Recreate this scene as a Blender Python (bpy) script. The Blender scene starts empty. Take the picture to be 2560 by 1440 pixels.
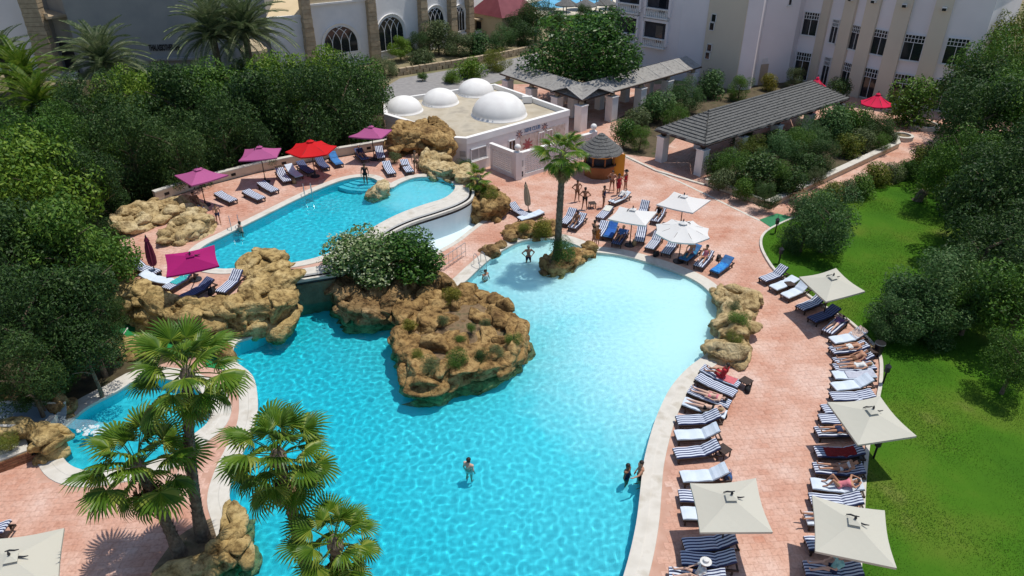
import bpy, bmesh, math, random
import numpy as np
from mathutils import Vector, Matrix, noise, Euler
from mathutils.geometry import delaunay_2d_cdt
R = math.radians
random.seed(7); rng = np.random.default_rng(7)
sc = bpy.context.scene
C = sc.collection
# ------------------------------------------------------------------ camera
F, PITCH, H = 1800.0, R(30.5), 21.5
SP, CP = math.sin(PITCH), math.cos(PITCH)
cam = bpy.data.cameras.new('camera'); co = bpy.data.objects.new('camera', cam); C.objects.link(co)
co.location = (0, 0, H); co.rotation_euler = (R(90) - PITCH, 0, 0)
cam.sensor_width = 36; cam.lens = 36 * F / 2560; cam.clip_end = 2000
sc.camera = co
# ------------------------------------------------------------------ sky, sun, exposure
SUN_EL = R(73)
SHX, SHY = -0.88, -0.47            # ground direction in which shadows fall
w = bpy.data.worlds.new('World'); sc.world = w; w.use_nodes = True
nt = w.node_tree; sk = nt.nodes.new('ShaderNodeTexSky'); sk.sky_type = 'NISHITA'; sk.sun_disc = False
sk.sun_elevation = SUN_EL; sk.sun_rotation = math.atan2(-SHX, -SHY)
sk.air_density = 1.0; sk.dust_density = 0.6
nt.links.new(sk.outputs[0], nt.nodes['Background'].inputs[0]); nt.nodes['Background'].inputs[1].default_value = 0.115
sl = bpy.data.lights.new('sun', 'SUN'); sl.energy = 3.75; sl.angle = R(0.55); sl.color = (1.0, 0.95, 0.87)
so = bpy.data.objects.new('sun', sl); C.objects.link(so)
so.rotation_euler = Vector((SHX * math.cos(SUN_EL), SHY * math.cos(SUN_EL), -math.sin(SUN_EL))).to_track_quat('-Z', 'Y').to_euler()
sl.cycles.is_caustics_light = True          # the sun draws the light net on the pool floors through the real waves
sc.view_settings.view_transform = 'Standard'; sc.view_settings.look = 'None'
sc.view_settings.exposure = 0.06; sc.view_settings.gamma = 1.0
sc.cycles.use_denoising = True
sc.cycles.max_bounces = 8; sc.cycles.transparent_max_bounces = 8
# ------------------------------------------------------------------ layout helpers
def P(px, py, z=0.0):
    """world point at height z that stands at photo pixel (px, py)"""
    u, v = (px - 1280) / F, (py - 720) / F
    t = (H - z) / (SP + v * CP)
    return Vector((u * t, t * (CP - v * SP), z))
def ZH(py, Y):
    v = (py - 720) / F
    return H - Y / (CP - v * SP) * (SP + v * CP)
def proj(p):
    t = p[1] * CP + (H - p[2]) * SP
    return (1280 + F * p[0] / t, 720 + F * ((H - p[2]) * CP - p[1] * SP) / t)
def V2(p): return Vector((p[0], p[1]))
def PP(pts, z=0.0): return [P(a, b, z) for a, b in pts]
def smooth(pts, n=6, closed=True):
    out = []; N = len(pts)
    rngN = N if closed else N - 1
    for i in range(rngN):
        if closed: p0, p1, p2, p3 = (pts[(i + k - 1) % N] for k in range(4))
        else: p0, p1, p2, p3 = pts[max(i - 1, 0)], pts[i], pts[i + 1], pts[min(i + 2, N - 1)]
        for k in range(n):
            t = k / n
            out.append(0.5 * ((2 * p1) + (p2 - p0) * t + (2 * p0 - 5 * p1 + 4 * p2 - p3) * t * t + (3 * p1 - p0 - 3 * p2 + p3) * t ** 3))
    if not closed: out.append(pts[-1].copy())
    return out
def area(poly): return 0.5 * sum(poly[i - 1][0] * poly[i][1] - poly[i][0] * poly[i - 1][1] for i in range(len(poly)))
def ccw(poly): return poly if area(poly) > 0 else poly[::-1]
def offset(poly, d):
    """closed ccw polygon pushed outwards by d"""
    out = []; n = len(poly)
    for i in range(n):
        a, b, c = V2(poly[i - 1]), V2(poly[i]), V2(poly[(i + 1) % n])
        e1 = (b - a); e2 = (c - b)
        n1 = Vector((e1.y, -e1.x)).normalized(); n2 = Vector((e2.y, -e2.x)).normalized()
        m = n1 + n2
        if m.length < 1e-5: m = n1.copy()
        m.normalize(); k = d / max(0.45, m.dot(n1))
        q = b + m * k
        out.append(Vector((q.x, q.y, poly[i][2] if len(poly[i]) > 2 else 0)))
    return out
def inside_np(poly, X, Y):
    x = np.array([p[0] for p in poly]); y = np.array([p[1] for p in poly])
    res = np.zeros(np.shape(X), bool); j = len(x) - 1
    for i in range(len(x)):
        if y[i] != y[j]:
            c = ((y[i] > Y) != (y[j] > Y)) & (X < (x[j] - x[i]) * (Y - y[i]) / (y[j] - y[i]) + x[i])
            res ^= c
        j = i
    return res
def dist_np(poly, X, Y, closed=True):
    d = np.full(np.shape(X), 1e9); n = len(poly)
    for i in range(n if closed else n - 1):
        ax, ay = poly[i][0], poly[i][1]; b = poly[(i + 1) % n]; ex, ey = b[0] - ax, b[1] - ay
        L = ex * ex + ey * ey + 1e-9
        t = np.clip(((X - ax) * ex + (Y - ay) * ey) / L, 0, 1)
        d = np.minimum(d, np.hypot(X - ax - t * ex, Y - ay - t * ey))
    return d
# ------------------------------------------------------------------ objects, labels
def tag(o, label=None, cat=None, group=None, kind=None):
    if label: o['label'] = label
    if cat: o['category'] = cat
    if group: o['group'] = group
    if kind: o['kind'] = kind
    return o
def empty(name, loc=(0, 0, 0), rz=0.0, label=None, cat=None, group=None):
    o = bpy.data.objects.new(name, None); C.objects.link(o); o.empty_display_size = 0.2
    o.location = loc; o.rotation_euler = (0, 0, rz)
    return tag(o, label, cat, group)
def link(name, me, parent=None, loc=None, rot=None, scale=None, mat=None):
    o = bpy.data.objects.new(name, me); C.objects.link(o)
    if parent is not None: o.parent = parent
    if loc is not None: o.location = loc
    if rot is not None: o.rotation_euler = rot
    if scale is not None: o.scale = scale
    if mat is not None: setmat(o, mat)
    return o
def setmat(o, m):
    if not o.data.materials: o.data.materials.append(m)
    o.material_slots[0].link = 'OBJECT'; o.material_slots[0].material = m
def copy_tree(o, parent=None):
    c = o.copy(); C.objects.link(c); c.parent = parent
    for ch in list(o.children):
        copy_tree(ch, c)
    return c
class MB:
    """collects shapes; build() links them as one mesh object"""
    def __init__(s): s.v = []; s.f = []; s.m = []
    def add(s, vs, fs, m=0):
        n = len(s.v); s.v += [tuple(q) for q in vs]; s.f += [tuple(i + n for i in f) for f in fs]; s.m += [m] * len(fs)
        return s
    def box(s, c, size, rz=0.0, m=0, rot=None):
        hx, hy, hz = size[0] / 2, size[1] / 2, size[2] / 2
        M = rot if rot is not None else Matrix.Rotation(rz, 3, 'Z')
        vs = [Vector(c) + M @ Vector((a * hx, b * hy, d * hz)) for d in (-1, 1) for a, b in ((-1, -1), (1, -1), (1, 1), (-1, 1))]
        return s.add(vs, [(3, 2, 1, 0), (4, 5, 6, 7), (0, 1, 5, 4), (1, 2, 6, 5), (2, 3, 7, 6), (3, 0, 4, 7)], m)
    def prism(s, poly, z0, z1, m=0, cap=True):
        n = len(poly); poly = ccw(list(poly))
        vs = [(p[0], p[1], z0) for p in poly] + [(p[0], p[1], z1) for p in poly]
        fs = [(i, (i + 1) % n, (i + 1) % n + n, i + n) for i in range(n)]
        if cap: fs += [tuple(range(n, 2 * n)), tuple(range(n - 1, -1, -1))]
        return s.add(vs, fs, m)
    def tube(s, pts, rad, n=6, m=0, cap=True):
        pts = [Vector(p) for p in pts]; k = len(pts)
        rad = rad if isinstance(rad, (list, tuple)) else [rad] * k
        vs = []; prev = None
        for i, p in enumerate(pts):
            d = (pts[min(i + 1, k - 1)] - pts[max(i - 1, 0)]).normalized()
            a = d.orthogonal().normalized() if prev is None else (prev - d * prev.dot(d)).normalized()
            prev = a; b = d.cross(a)
            vs += [p + (a * math.cos(t) + b * math.sin(t)) * rad[i] for t in (2 * math.pi * q / n for q in range(n))]
        fs = [(i * n + q, i * n + (q + 1) % n, (i + 1) * n + (q + 1) % n, (i + 1) * n + q) for i in range(k - 1) for q in range(n)]
        if cap: fs += [tuple(range(n - 1, -1, -1)), tuple(range((k - 1) * n, k * n))]
        return s.add(vs, fs, m)
    def lathe(s, c, prof, n=24, m=0, cap=True):
        vs = []; c = Vector(c)
        for r, z in prof: vs += [c + Vector((r * math.cos(2 * math.pi * q / n), r * math.sin(2 * math.pi * q / n), z)) for q in range(n)]
        k = len(prof)
        fs = [(i * n + q, i * n + (q + 1) % n, (i + 1) * n + (q + 1) % n, (i + 1) * n + q) for i in range(k - 1) for q in range(n)]
        if cap: fs += [tuple(range(n - 1, -1, -1)), tuple(range((k - 1) * n, k * n))]
        return s.add(vs, fs, m)
    def mesh(s, name, mats, sm=False):
        me = bpy.data.meshes.new(name); me.from_pydata(s.v, [], s.f)
        for q in (mats if isinstance(mats, (list, tuple)) else [mats]): me.materials.append(q)
        if any(s.m): me.polygons.foreach_set('material_index', s.m)
        if sm: me.polygons.foreach_set('use_smooth', [True] * len(s.f))
        me.update(); return me
    def build(s, name, mats, parent=None, sm=False, **kw):
        return link(name, s.mesh(name, mats, sm), parent, **kw)
def np_mesh(name, verts, faces, mats, sm=False):
    """verts (N,3), faces (M,k) numpy"""
    me = bpy.data.meshes.new(name); nv, (nf, k) = len(verts), faces.shape
    me.vertices.add(nv); me.vertices.foreach_set('co', np.ascontiguousarray(verts, np.float32).ravel())
    me.loops.add(nf * k); me.loops.foreach_set('vertex_index', np.ascontiguousarray(faces, np.int32).ravel())
    me.polygons.add(nf); me.polygons.foreach_set('loop_start', np.arange(0, nf * k, k, dtype=np.int32))
    if sm: me.polygons.foreach_set('use_smooth', np.ones(nf, bool))
    for q in (mats if isinstance(mats, (list, tuple)) else [mats]): me.materials.append(q)
    me.update(calc_edges=True); me.validate(); return me
def flat(name, outer, holes=(), z=0.0, mat=None, zf=None, step=None, parent=None, sm=False, attr=None):
    """polygon with holes; with step, interior points are added and zf(x, y) gives the height"""
    outer = ccw(list(outer)); pts = []; edges = []
    def ring(r):
        n0 = len(pts); pts.extend(V2(p) for p in r); k = len(r)
        edges.extend((n0 + i, n0 + (i + 1) % k) for i in range(k))
    ring(outer)
    for h in holes: ring(h)
    if step:
        xs = [p[0] for p in outer]; ys = [p[1] for p in outer]
        gx, gy = np.meshgrid(np.arange(min(xs), max(xs), step), np.arange(min(ys), max(ys), step))
        gx = gx.ravel() + 0.013; gy = gy.ravel() + 0.017
        ok = inside_np(outer, gx, gy) & (dist_np(outer, gx, gy) > step * 0.35)
        for h in holes: ok &= ~inside_np(h, gx, gy)
        pts.extend(Vector((a, b)) for a, b in zip(gx[ok], gy[ok]))
    vo, eo, fo, *_ = delaunay_2d_cdt(pts, edges, [], 0, 1e-5)
    cx = np.array([sum(vo[i].x for i in f) / len(f) for f in fo]); cy = np.array([sum(vo[i].y for i in f) / len(f) for f in fo])
    ok = inside_np(outer, cx, cy)
    for h in holes: ok &= ~inside_np(h, cx, cy)
    fs = [f for f, k in zip(fo, ok) if k]
    vs = [(p.x, p.y, zf(p.x, p.y) if zf else z) for p in vo]
    fs = [f if (vo[f[1]] - vo[f[0]]).cross(vo[f[2]] - vo[f[0]]) > 0 else tuple(reversed(f)) for f in fs]
    me = bpy.data.meshes.new(name); me.from_pydata(vs, [], fs)
    if mat: me.materials.append(mat)
    if sm: me.polygons.foreach_set('use_smooth', [True] * len(fs))
    if attr:
        a = me.attributes.new(attr[0], 'FLOAT', 'POINT'); a.data.foreach_set('value', [attr[1](v[0], v[1]) for v in vs])
    me.update(); return link(name, me, parent)
def ribbon(mb, poly, prof, closed=True, m=0):
    """sweep a profile of (outward, z) along a polygon"""
    rings = [offset(poly, o) if closed else offs_open(poly, o) for o, z in prof]
    n = len(poly); k = len(prof); vs = []
    for r, (o, z) in zip(rings, prof): vs += [(p[0], p[1], z) for p in r]
    fs = []
    for i in range(k - 1):
        for q in range(n if closed else n - 1):
            a = (q + 1) % n
            fs.append((i * n + q, i * n + a, (i + 1) * n + a, (i + 1) * n + q))
    mb.add(vs, fs, m)
def offs_open(line, d):
    out = []; n = len(line)
    for i in range(n):
        e = V2(line[min(i + 1, n - 1)]) - V2(line[max(i - 1, 0)]); e.normalize()
        out.append(Vector((line[i][0] + e.y * d, line[i][1] - e.x * d, 0)))
    return out
# ------------------------------------------------------------------ materials
def new_mat(name):
    m = bpy.data.materials.new(name); m.use_nodes = True
    return m, m.node_tree, m.node_tree.nodes['Principled BSDF']
def nd(t, typ, **kw):
    n = t.nodes.new(typ)
    for k, v in kw.items(): setattr(n, k, v)
    return n
def ramp(t, fac, stops):
    r = nd(t, 'ShaderNodeValToRGB'); e = r.color_ramp.elements
    while len(e) < len(stops): e.new(0.5)
    for q, (p, c) in zip(e, stops): q.position = p; q.color = (*c, 1)
    t.links.new(fac, r.inputs[0]); return r.outputs[0]
def pm(name, c1, c2=None, scale=3.0, rough=0.7, bump=0.0, bscale=20.0, spec=0.3, detail=5.0, c3=None, coord='Object', metal=0.0, stretch=None):
    """principled material whose colour wanders between c1, c2 (and c3 in fine specks)"""
    m, t, p = new_mat(name)
    p.inputs['Roughness'].default_value = rough; p.inputs['Specular IOR Level'].default_value = spec
    p.inputs['Metallic'].default_value = metal
    vec = nd(t, 'ShaderNodeNewGeometry').outputs['Position'] if coord == 'World' else nd(t, 'ShaderNodeTexCoord').outputs[coord]
    if stretch:
        mp = nd(t, 'ShaderNodeMapping'); mp.inputs['Scale'].default_value = stretch; t.links.new(vec, mp.inputs[0]); vec = mp.outputs[0]
    if c2 is None: p.inputs['Base Color'].default_value = (*c1, 1)
    else:
        n = nd(t, 'ShaderNodeTexNoise'); n.inputs['Scale'].default_value = scale; n.inputs['Detail'].default_value = detail
        t.links.new(vec, n.inputs['Vector'])
        st = [(0.32, c1), (0.68, c2)] if c3 is None else [(0.3, c1), (0.52, c2), (0.72, c3)]
        t.links.new(ramp(t, n.outputs[0], st), p.inputs['Base Color'])
    if bump:
        b = nd(t, 'ShaderNodeBump'); b.inputs['Strength'].default_value = bump; b.inputs['Distance'].default_value = 0.05
        n2 = nd(t, 'ShaderNodeTexNoise'); n2.inputs['Scale'].default_value = bscale; n2.inputs['Detail'].default_value = 6
        t.links.new(vec, n2.inputs['Vector']); t.links.new(n2.outputs[0], b.inputs['Height']); t.links.new(b.outputs[0], p.inputs['Normal'])
    return m
def leaf_mat(name, cols, trans=0.25, rough=0.55):
    """each leaf picks a shade of its own; a little light shines through"""
    m, t, p = new_mat(name)
    g = nd(t, 'ShaderNodeNewGeometry'); oi = nd(t, 'ShaderNodeObjectInfo')
    a = nd(t, 'ShaderNodeMath', operation='MULTIPLY_ADD'); a.inputs[1].default_value = 0.75
    b = nd(t, 'ShaderNodeMath', operation='MULTIPLY'); b.inputs[1].default_value = 0.25
    t.links.new(oi.outputs['Random'], b.inputs[0]); t.links.new(g.outputs['Random Per Island'], a.inputs[0]); t.links.new(b.outputs[0], a.inputs[2])
    k = len(cols); col = ramp(t, a.outputs[0], [(.08 + .84 * i / (k - 1), c) for i, c in enumerate(cols)])
    t.links.new(col, p.inputs['Base Color']); p.inputs['Roughness'].default_value = rough; p.inputs['Specular IOR Level'].default_value = 0.25
    tr = nd(t, 'ShaderNodeBsdfTranslucent'); t.links.new(col, tr.inputs[0])
    mx = nd(t, 'ShaderNodeMixShader'); mx.inputs[0].default_value = trans
    t.links.new(p.outputs[0], mx.inputs[1]); t.links.new(tr.outputs[0], mx.inputs[2])
    t.links.new(mx.outputs[0], t.nodes['Material Output'].inputs[0])
    return m
def fabric(name, col, trans=0.2, var=0.9):
    m = leaf_mat(name, [tuple(c * var for c in col), col], trans, 0.8); return m
def stripes(name, c1, c2, period=0.16, width=0.5):
    m, t, p = new_mat(name); tc = nd(t, 'ShaderNodeTexCoord'); s = nd(t, 'ShaderNodeSeparateXYZ')
    t.links.new(tc.outputs['Object'], s.inputs[0])
    a = nd(t, 'ShaderNodeMath', operation='DIVIDE'); a.inputs[1].default_value = period; t.links.new(s.outputs['Y'], a.inputs[0])
    f = nd(t, 'ShaderNodeMath', operation='FRACT'); t.links.new(a.outputs[0], f.inputs[0])
    g = nd(t, 'ShaderNodeMath', operation='GREATER_THAN'); g.inputs[1].default_value = width; t.links.new(f.outputs[0], g.inputs[0])
    t.links.new(ramp(t, g.outputs[0], [(0.0, c1), (1.0, c2)]), p.inputs['Base Color']); p.inputs['Roughness'].default_value = 0.85
    return m
M = {}
M['white'] = pm('white_paint', (.78, .77, .74), (.70, .68, .66), 1.2, .75, .05, 40)
M['wall_cream'] = pm('cream_render', (.62, .52, .38), (.70, .60, .45), 1.5, .85, .1, 30)
M['coping'] = pm('coping_stone', (.52, .49, .43), (.60, .57, .51), 1.3, .7, .12, 40, c3=(.45, .41, .34), coord='World', detail=9)
M['terracotta'] = pm('terracotta_mortar', (.45, .255, .185), (.55, .35, .275), 1.5, .8, .1, 30, coord='World')
M['soil'] = pm('soil', (.10, .07, .045), (.20, .15, .09), 1.6, .95, .5, 12, coord='World', c3=(.05, .06, .02))
def rock_mat(name, a, b, c):
    """weathered sandstone: blotches, dark grain and pitted relief"""
    m, t, p = new_mat(name); g = nd(t, 'ShaderNodeNewGeometry'); pos = g.outputs['Position']
    def nz(sc_, det=8, rough_=.6):
        n = nd(t, 'ShaderNodeTexNoise'); n.inputs['Scale'].default_value = sc_; n.inputs['Detail'].default_value = det; n.inputs['Roughness'].default_value = rough_; t.links.new(pos, n.inputs['Vector']); return n.outputs[0]
    base = ramp(t, nz(.8), [(.32, a), (.5, b), (.68, c)])
    dk = ramp(t, nz(3.2, 10, .7), [(.36, (.38, .34, .30)), (.52, (.95, .93, .9)), (.7, (1.12, 1.08, 1.0))])
    mx = nd(t, 'ShaderNodeMixRGB', blend_type='MULTIPLY'); mx.inputs[0].default_value = 1; t.links.new(base, mx.inputs[1]); t.links.new(dk, mx.inputs[2]); t.links.new(mx.outputs[0], p.inputs['Base Color'])
    p.inputs['Roughness'].default_value = .92; p.inputs['Specular IOR Level'].default_value = .15
    vo = nd(t, 'ShaderNodeTexVoronoi'); vo.feature = 'DISTANCE_TO_EDGE'; vo.inputs['Scale'].default_value = 1.7; t.links.new(pos, vo.inputs['Vector'])
    cr = nd(t, 'ShaderNodeMath', operation='MINIMUM'); cr.inputs[1].default_value = .08; t.links.new(vo.outputs[0], cr.inputs[0])
    ad = nd(t, 'ShaderNodeMath', operation='MULTIPLY_ADD'); ad.inputs[1].default_value = 3.0; t.links.new(cr.outputs[0], ad.inputs[0]); t.links.new(nz(6, 10, .7), ad.inputs[2])
    bp = nd(t, 'ShaderNodeBump'); bp.inputs['Strength'].default_value = .9; bp.inputs['Distance'].default_value = .12; t.links.new(ad.outputs[0], bp.inputs['Height']); t.links.new(bp.outputs[0], p.inputs['Normal'])
    return m
M['rock'] = rock_mat('sandstone_rock', (.17, .10, .042), (.34, .22, .09), (.50, .35, .16))
M['rock_gold'] = rock_mat('golden_sandstone', (.26, .175, .07), (.46, .335, .145), (.60, .47, .24))
M['rock_pale'] = rock_mat('pale_sandstone', (.34, .24, .11), (.52, .40, .21), (.62, .52, .32))
M['rock_brown'] = rock_mat('brown_sandstone', (.15, .09, .04), (.28, .185, .085), (.42, .29, .15))
M['asphalt'] = pm('asphalt', (.23, .22, .22), (.29, .28, .27), 2.0, .9, .1, 60, coord='World')
M['dark_wood'] = pm('dark_wood', (.035, .022, .018), (.06, .038, .028), 6, .6)
M['metal'] = pm('steel', (.55, .55, .55), None, rough=.3, metal=.9)
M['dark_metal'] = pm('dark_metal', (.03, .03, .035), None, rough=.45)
M['black'] = pm('black_plastic', (.012, .012, .014), None, rough=.4)
M['thatch'] = pm('grey_reed_thatch', (.075, .075, .072), (.165, .165, .16), 5, .95, .9, 25, c3=(.05, .05, .048), stretch=(1, 1, 3))
M['trunk'] = pm('bark', (.12, .09, .06), (.20, .15, .10), 5, .95, .6, 20)
M['palm_trunk'] = pm('palm_bark', (.09, .07, .05), (.22, .18, .13), 6, .95, .7, 16)
M['glass'] = pm('window_glass', (.012, .016, .022), None, rough=.08, spec=.6)
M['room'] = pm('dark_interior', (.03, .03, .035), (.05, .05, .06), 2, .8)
M['stone_block'] = pm('tan_stone', (.34, .26, .17), (.46, .37, .25), 2.5, .9, .5, 14, coord='World')
# ================================================================== outlines (photo pixels -> world)
UZ = 1.6                                    # upper terrace level
MAIN = ccw(smooth(PP([(700, 800), (640, 838), (590, 858), (585, 900), (630, 940), (643, 1000), (638, 1060), (612, 1120), (585, 1180), (572, 1240), (590, 1300),
    (606, 1372), (540, 1425), (440, 1480), (380, 1600), (700, 1720), (1100, 1720), (1480, 1640), (1540, 1500), (1572, 1400), (1592, 1310), (1602, 1230), (1610, 1160), (1627, 1090),
    (1648, 1030), (1678, 970), (1720, 922), (1772, 880), (1792, 830), (1796, 780), (1782, 740), (1745, 706), (1690, 680), (1620, 656), (1550, 638), (1475, 629), (1440, 612), (1385, 597),
    (1315, 600), (1270, 618), (1228, 645), (1192, 676), (1160, 706), (1120, 728), (1060, 705), (960, 690), (850, 690), (770, 695), (722, 715), (712, 760)]), 4))
UPPER = ccw(smooth(PP([(905, 443), (860, 450), (800, 472), (740, 500), (680, 530), (620, 560), (560, 590), (515, 612), (492, 632), (488, 652), (515, 668), (560, 674), (610, 670), (660, 664),
    (720, 660), (790, 646), (850, 622), (905, 590), (945, 563), (1000, 535), (1060, 513), (1110, 497), (1135, 478), (1137, 462), (1115, 449), (1075, 443), (1035, 445), (1000, 458), (978, 470), (955, 460), (935, 447)], UZ), 4))
SMALL = ccw(smooth(PP([(168, 1062), (215, 1020), (290, 980), (350, 948), (430, 950), (500, 978), (528, 1020), (520, 1058), (480, 1092), (440, 1130), (370, 1158), (300, 1172), (230, 1180), (175, 1165), (145, 1125), (142, 1090)]), 4))
INFIN = smooth(PP([(1172, 470), (1168, 492), (1140, 510), (1090, 528), (1030, 547), (985, 566), (945, 590), (900, 622), (855, 655), (834, 676)], UZ), 4, False)
SPILL = PP([(834, 676), (770, 686), (712, 696)], UZ)
TERRACE = ccw(INFIN + SPILL[1:] + PP([(700, 725), (640, 738), (560, 752), (480, 758), (400, 748), (335, 728), (302, 698), (294, 640), (302, 590), (332, 552), (392, 505),
    (500, 470), (640, 434), (780, 405), (900, 385), (975, 372), (1060, 372), (1082, 400), (1090, 432), (1150, 448)], UZ))
BASIN = ccw(smooth(PP([(1178, 560), (1232, 536), (1215, 548), (1185, 562), (1160, 585), (1128, 606), (1085, 628), (1010, 660), (930, 650), (900, 640), (960, 600), (1050, 560), (1120, 538)]), 3))
BASIN = ccw(smooth(PP([(1172, 545), (1240, 533), (1205, 553), (1172, 577), (1140, 602), (1105, 622), (1040, 655), (960, 660), (905, 655), (880, 690), (850, 700), (840, 670), (900, 610), (1000, 545), (1100, 525)]), 3))
LAWN_EDGE = smooth(PP([(2010, 538), (1945, 566), (1912, 588), (1905, 615), (1920, 650), (1948, 686), (2000, 724), (2062, 768), (2118, 800), (2168, 845), (2202, 890), (2206, 950), (2196, 1010), (2178, 1090), (2166, 1190), (2160, 1300), (2152, 1440), (2145, 1620)]), 4, False)
LAWN = ccw(LAWN_EDGE + PP([(3100, 1700), (3000, 600), (2800, 380), (2500, 330), (2380, 352), (2290, 398)]))
BED_P = ccw(PP([(1772, 458), (1925, 516), (2240, 368), (2232, 335), (2160, 300), (2100, 285), (1800, 395)]))      # bed along the reed pergola
BED_H = ccw(PP([(1560, 385), (1640, 395), (1690, 345), (1990, 225), (1960, 205), (1680, 215), (1540, 300)]))       # bed behind it
SOIL_L = ccw(PP([(-900, 1110), (0, 1062), (110, 1030), (160, 1022), (240, 985), (335, 935), (420, 905), (540, 885), (575, 850), (420, 780), (300, 740), (290, 600), (390, 520), (900, 415), (965, 330), (955, 250), (760, 190), (300, 190), (-700, 330)]))
DECK = PP([], 0) or [Vector((-48, 4, 0)), Vector((48, 4, 0)), Vector((48, 82, 0)), Vector((-48, 82, 0))]
# ------------------------------------------------------------------ surface materials
def paver_mat():
    m, t, p = new_mat('terracotta_paver')
    g = nd(t, 'ShaderNodeNewGeometry'); oi = nd(t, 'ShaderNodeObjectInfo')
    a = nd(t, 'ShaderNodeMath', operation='ADD'); t.links.new(g.outputs['Random Per Island'], a.inputs[0]); t.links.new(oi.outputs['Random'], a.inputs[1])
    f = nd(t, 'ShaderNodeMath', operation='FRACT'); t.links.new(a.outputs[0], f.inputs[0])
    c = ramp(t, f.outputs[0], [(0, (.48, .24, .155)), (.3, (.54, .285, .195)), (.6, (.57, .33, .24)), (.88, (.60, .37, .28)), (.95, (.52, .24, .15)), (1, (.46, .20, .12))])
    n = nd(t, 'ShaderNodeTexNoise'); n.inputs['Scale'].default_value = .45; n.inputs['Detail'].default_value = 6; t.links.new(g.outputs['Position'], n.inputs['Vector'])
    wear = ramp(t, n.outputs[0], [(.34, (.49, .245, .175)), (.5, (.60, .38, .30)), (.66, (.70, .54, .47))])
    mx = nd(t, 'ShaderNodeMixRGB'); mx.inputs[0].default_value = .6; t.links.new(c, mx.inputs[1]); t.links.new(wear, mx.inputs[2])
    n2 = nd(t, 'ShaderNodeTexNoise'); n2.inputs['Scale'].default_value = 9; n2.inputs['Detail'].default_value = 4; t.links.new(g.outputs['Position'], n2.inputs['Vector'])
    st = ramp(t, n2.outputs[0], [(.3, (.78, .74, .72)), (.55, (1, 1, 1))])
    m2 = nd(t, 'ShaderNodeMixRGB', blend_type='MULTIPLY'); m2.inputs[0].default_value = 1.0; t.links.new(mx.outputs[0], m2.inputs[1]); t.links.new(st, m2.inputs[2])
    t.links.new(m2.outputs[0], p.inputs['Base Color']); p.inputs['Roughness'].default_value = .75; p.inputs['Specular IOR Level'].default_value = .25
    return m
M['paver'] = paver_mat()
def tile_mat():
    m, t, p = new_mat('pool_mosaic')
    at = nd(t, 'ShaderNodeAttribute'); at.attribute_name = 'depth_tint'
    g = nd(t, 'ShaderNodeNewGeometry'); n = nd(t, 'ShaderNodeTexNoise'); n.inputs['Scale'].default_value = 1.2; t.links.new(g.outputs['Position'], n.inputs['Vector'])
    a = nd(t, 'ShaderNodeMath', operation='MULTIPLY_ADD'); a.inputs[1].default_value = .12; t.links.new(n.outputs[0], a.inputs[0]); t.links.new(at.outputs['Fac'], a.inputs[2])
    t.links.new(ramp(t, a.outputs[0], [(.08, (.88, .87, .86)), (.28, (.70, .80, .83)), (.58, (.10, .66, .75)), (1.0, (.004, .56, .67))]), p.inputs['Base Color'])  # plaster to mosaic tones, with the deeper water's light loss put into the colour
    p.inputs['Roughness'].default_value = .5; return m
M['tile'] = tile_mat()
def water_mat():
    m, t, p = new_mat('pool_water'); p.inputs['Base Color'].default_value = (.55, .96, 1, 1)
    p.inputs['Transmission Weight'].default_value = 1; p.inputs['Roughness'].default_value = 0; p.inputs['IOR'].default_value = 1.33
    return m
M['water'] = water_mat()
def grass_sheet():
    m, t, p = new_mat('lawn_turf'); g = nd(t, 'ShaderNodeNewGeometry')
    n = nd(t, 'ShaderNodeTexNoise'); n.inputs['Scale'].default_value = .22; n.inputs['Detail'].default_value = 7; t.links.new(g.outputs['Position'], n.inputs['Vector'])
    t.links.new(ramp(t, n.outputs[0], [(.28, (.028, .10, .006)), (.5, (.052, .14, .008)), (.64, (.085, .15, .014)), (.76, (.17, .175, .05))]), p.inputs['Base Color'])
    p.inputs['Roughness'].default_value = .9; p.inputs['Specular IOR Level'].default_value = .1
    b = nd(t, 'ShaderNodeBump'); b.inputs['Strength'].default_value = .8; n2 = nd(t, 'ShaderNodeTexNoise'); n2.inputs['Scale'].default_value = 18; n2.inputs['Detail'].default_value = 5
    t.links.new(g.outputs['Position'], n2.inputs['Vector']); t.links.new(n2.outputs[0], b.inputs['Height']); t.links.new(b.outputs[0], p.inputs['Normal'])
    return m
M['turf'] = grass_sheet()
M['bed'] = pm('dark_garden_soil', (.05, .040, .022), (.11, .085, .05), 1.2, .95, .6, 12, coord='World', c3=(.035, .05, .015))
M['litter'] = pm('leaf_litter', (.030, .024, .014), (.075, .058, .030), 1.2, .95, .6, 14, coord='World', c3=(.03, .04, .012))
# ------------------------------------------------------------------ ground and deck
ground = flat('ground', [Vector((-600, -60, 0)), Vector((600, -60, 0)), Vector((600, 900, 0)), Vector((-600, 900, 0))], [DECK], -0.004,
              pm('dry_ground', (.16, .15, .07), (.24, .20, .12), .15, .95, .4, 4, coord='World', c3=(.09, .12, .04)))
tag(ground, kind='structure')
deck = flat('deck', DECK, [offset(MAIN, .05), offset(SMALL, .05), BASIN], 0.0, M['terracotta']); tag(deck, kind='structure')
tag(flat('lawn', LAWN, (), .02, M['turf'], zf=lambda x, y: .09 + .045 * noise.noise(Vector((x * .3, y * .3, 0))), step=1.0), kind='structure')
tag(flat('planting_soil', SOIL_L, (), .012, M['litter']), kind='structure')
tag(flat('pergola_bed_soil', BED_P, (), .35, M['bed']), kind='structure')
tag(flat('shaded_bed_soil', BED_H, (), .012, M['bed']), kind='structure')
mb = MB(); ribbon(mb, LAWN_EDGE, [(0.16, 0), (0.16, .12), (0.0, .13), (0.0, 0)], False)
tag(mb.build('lawn_kerb', M['coping']), kind='structure')
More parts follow.
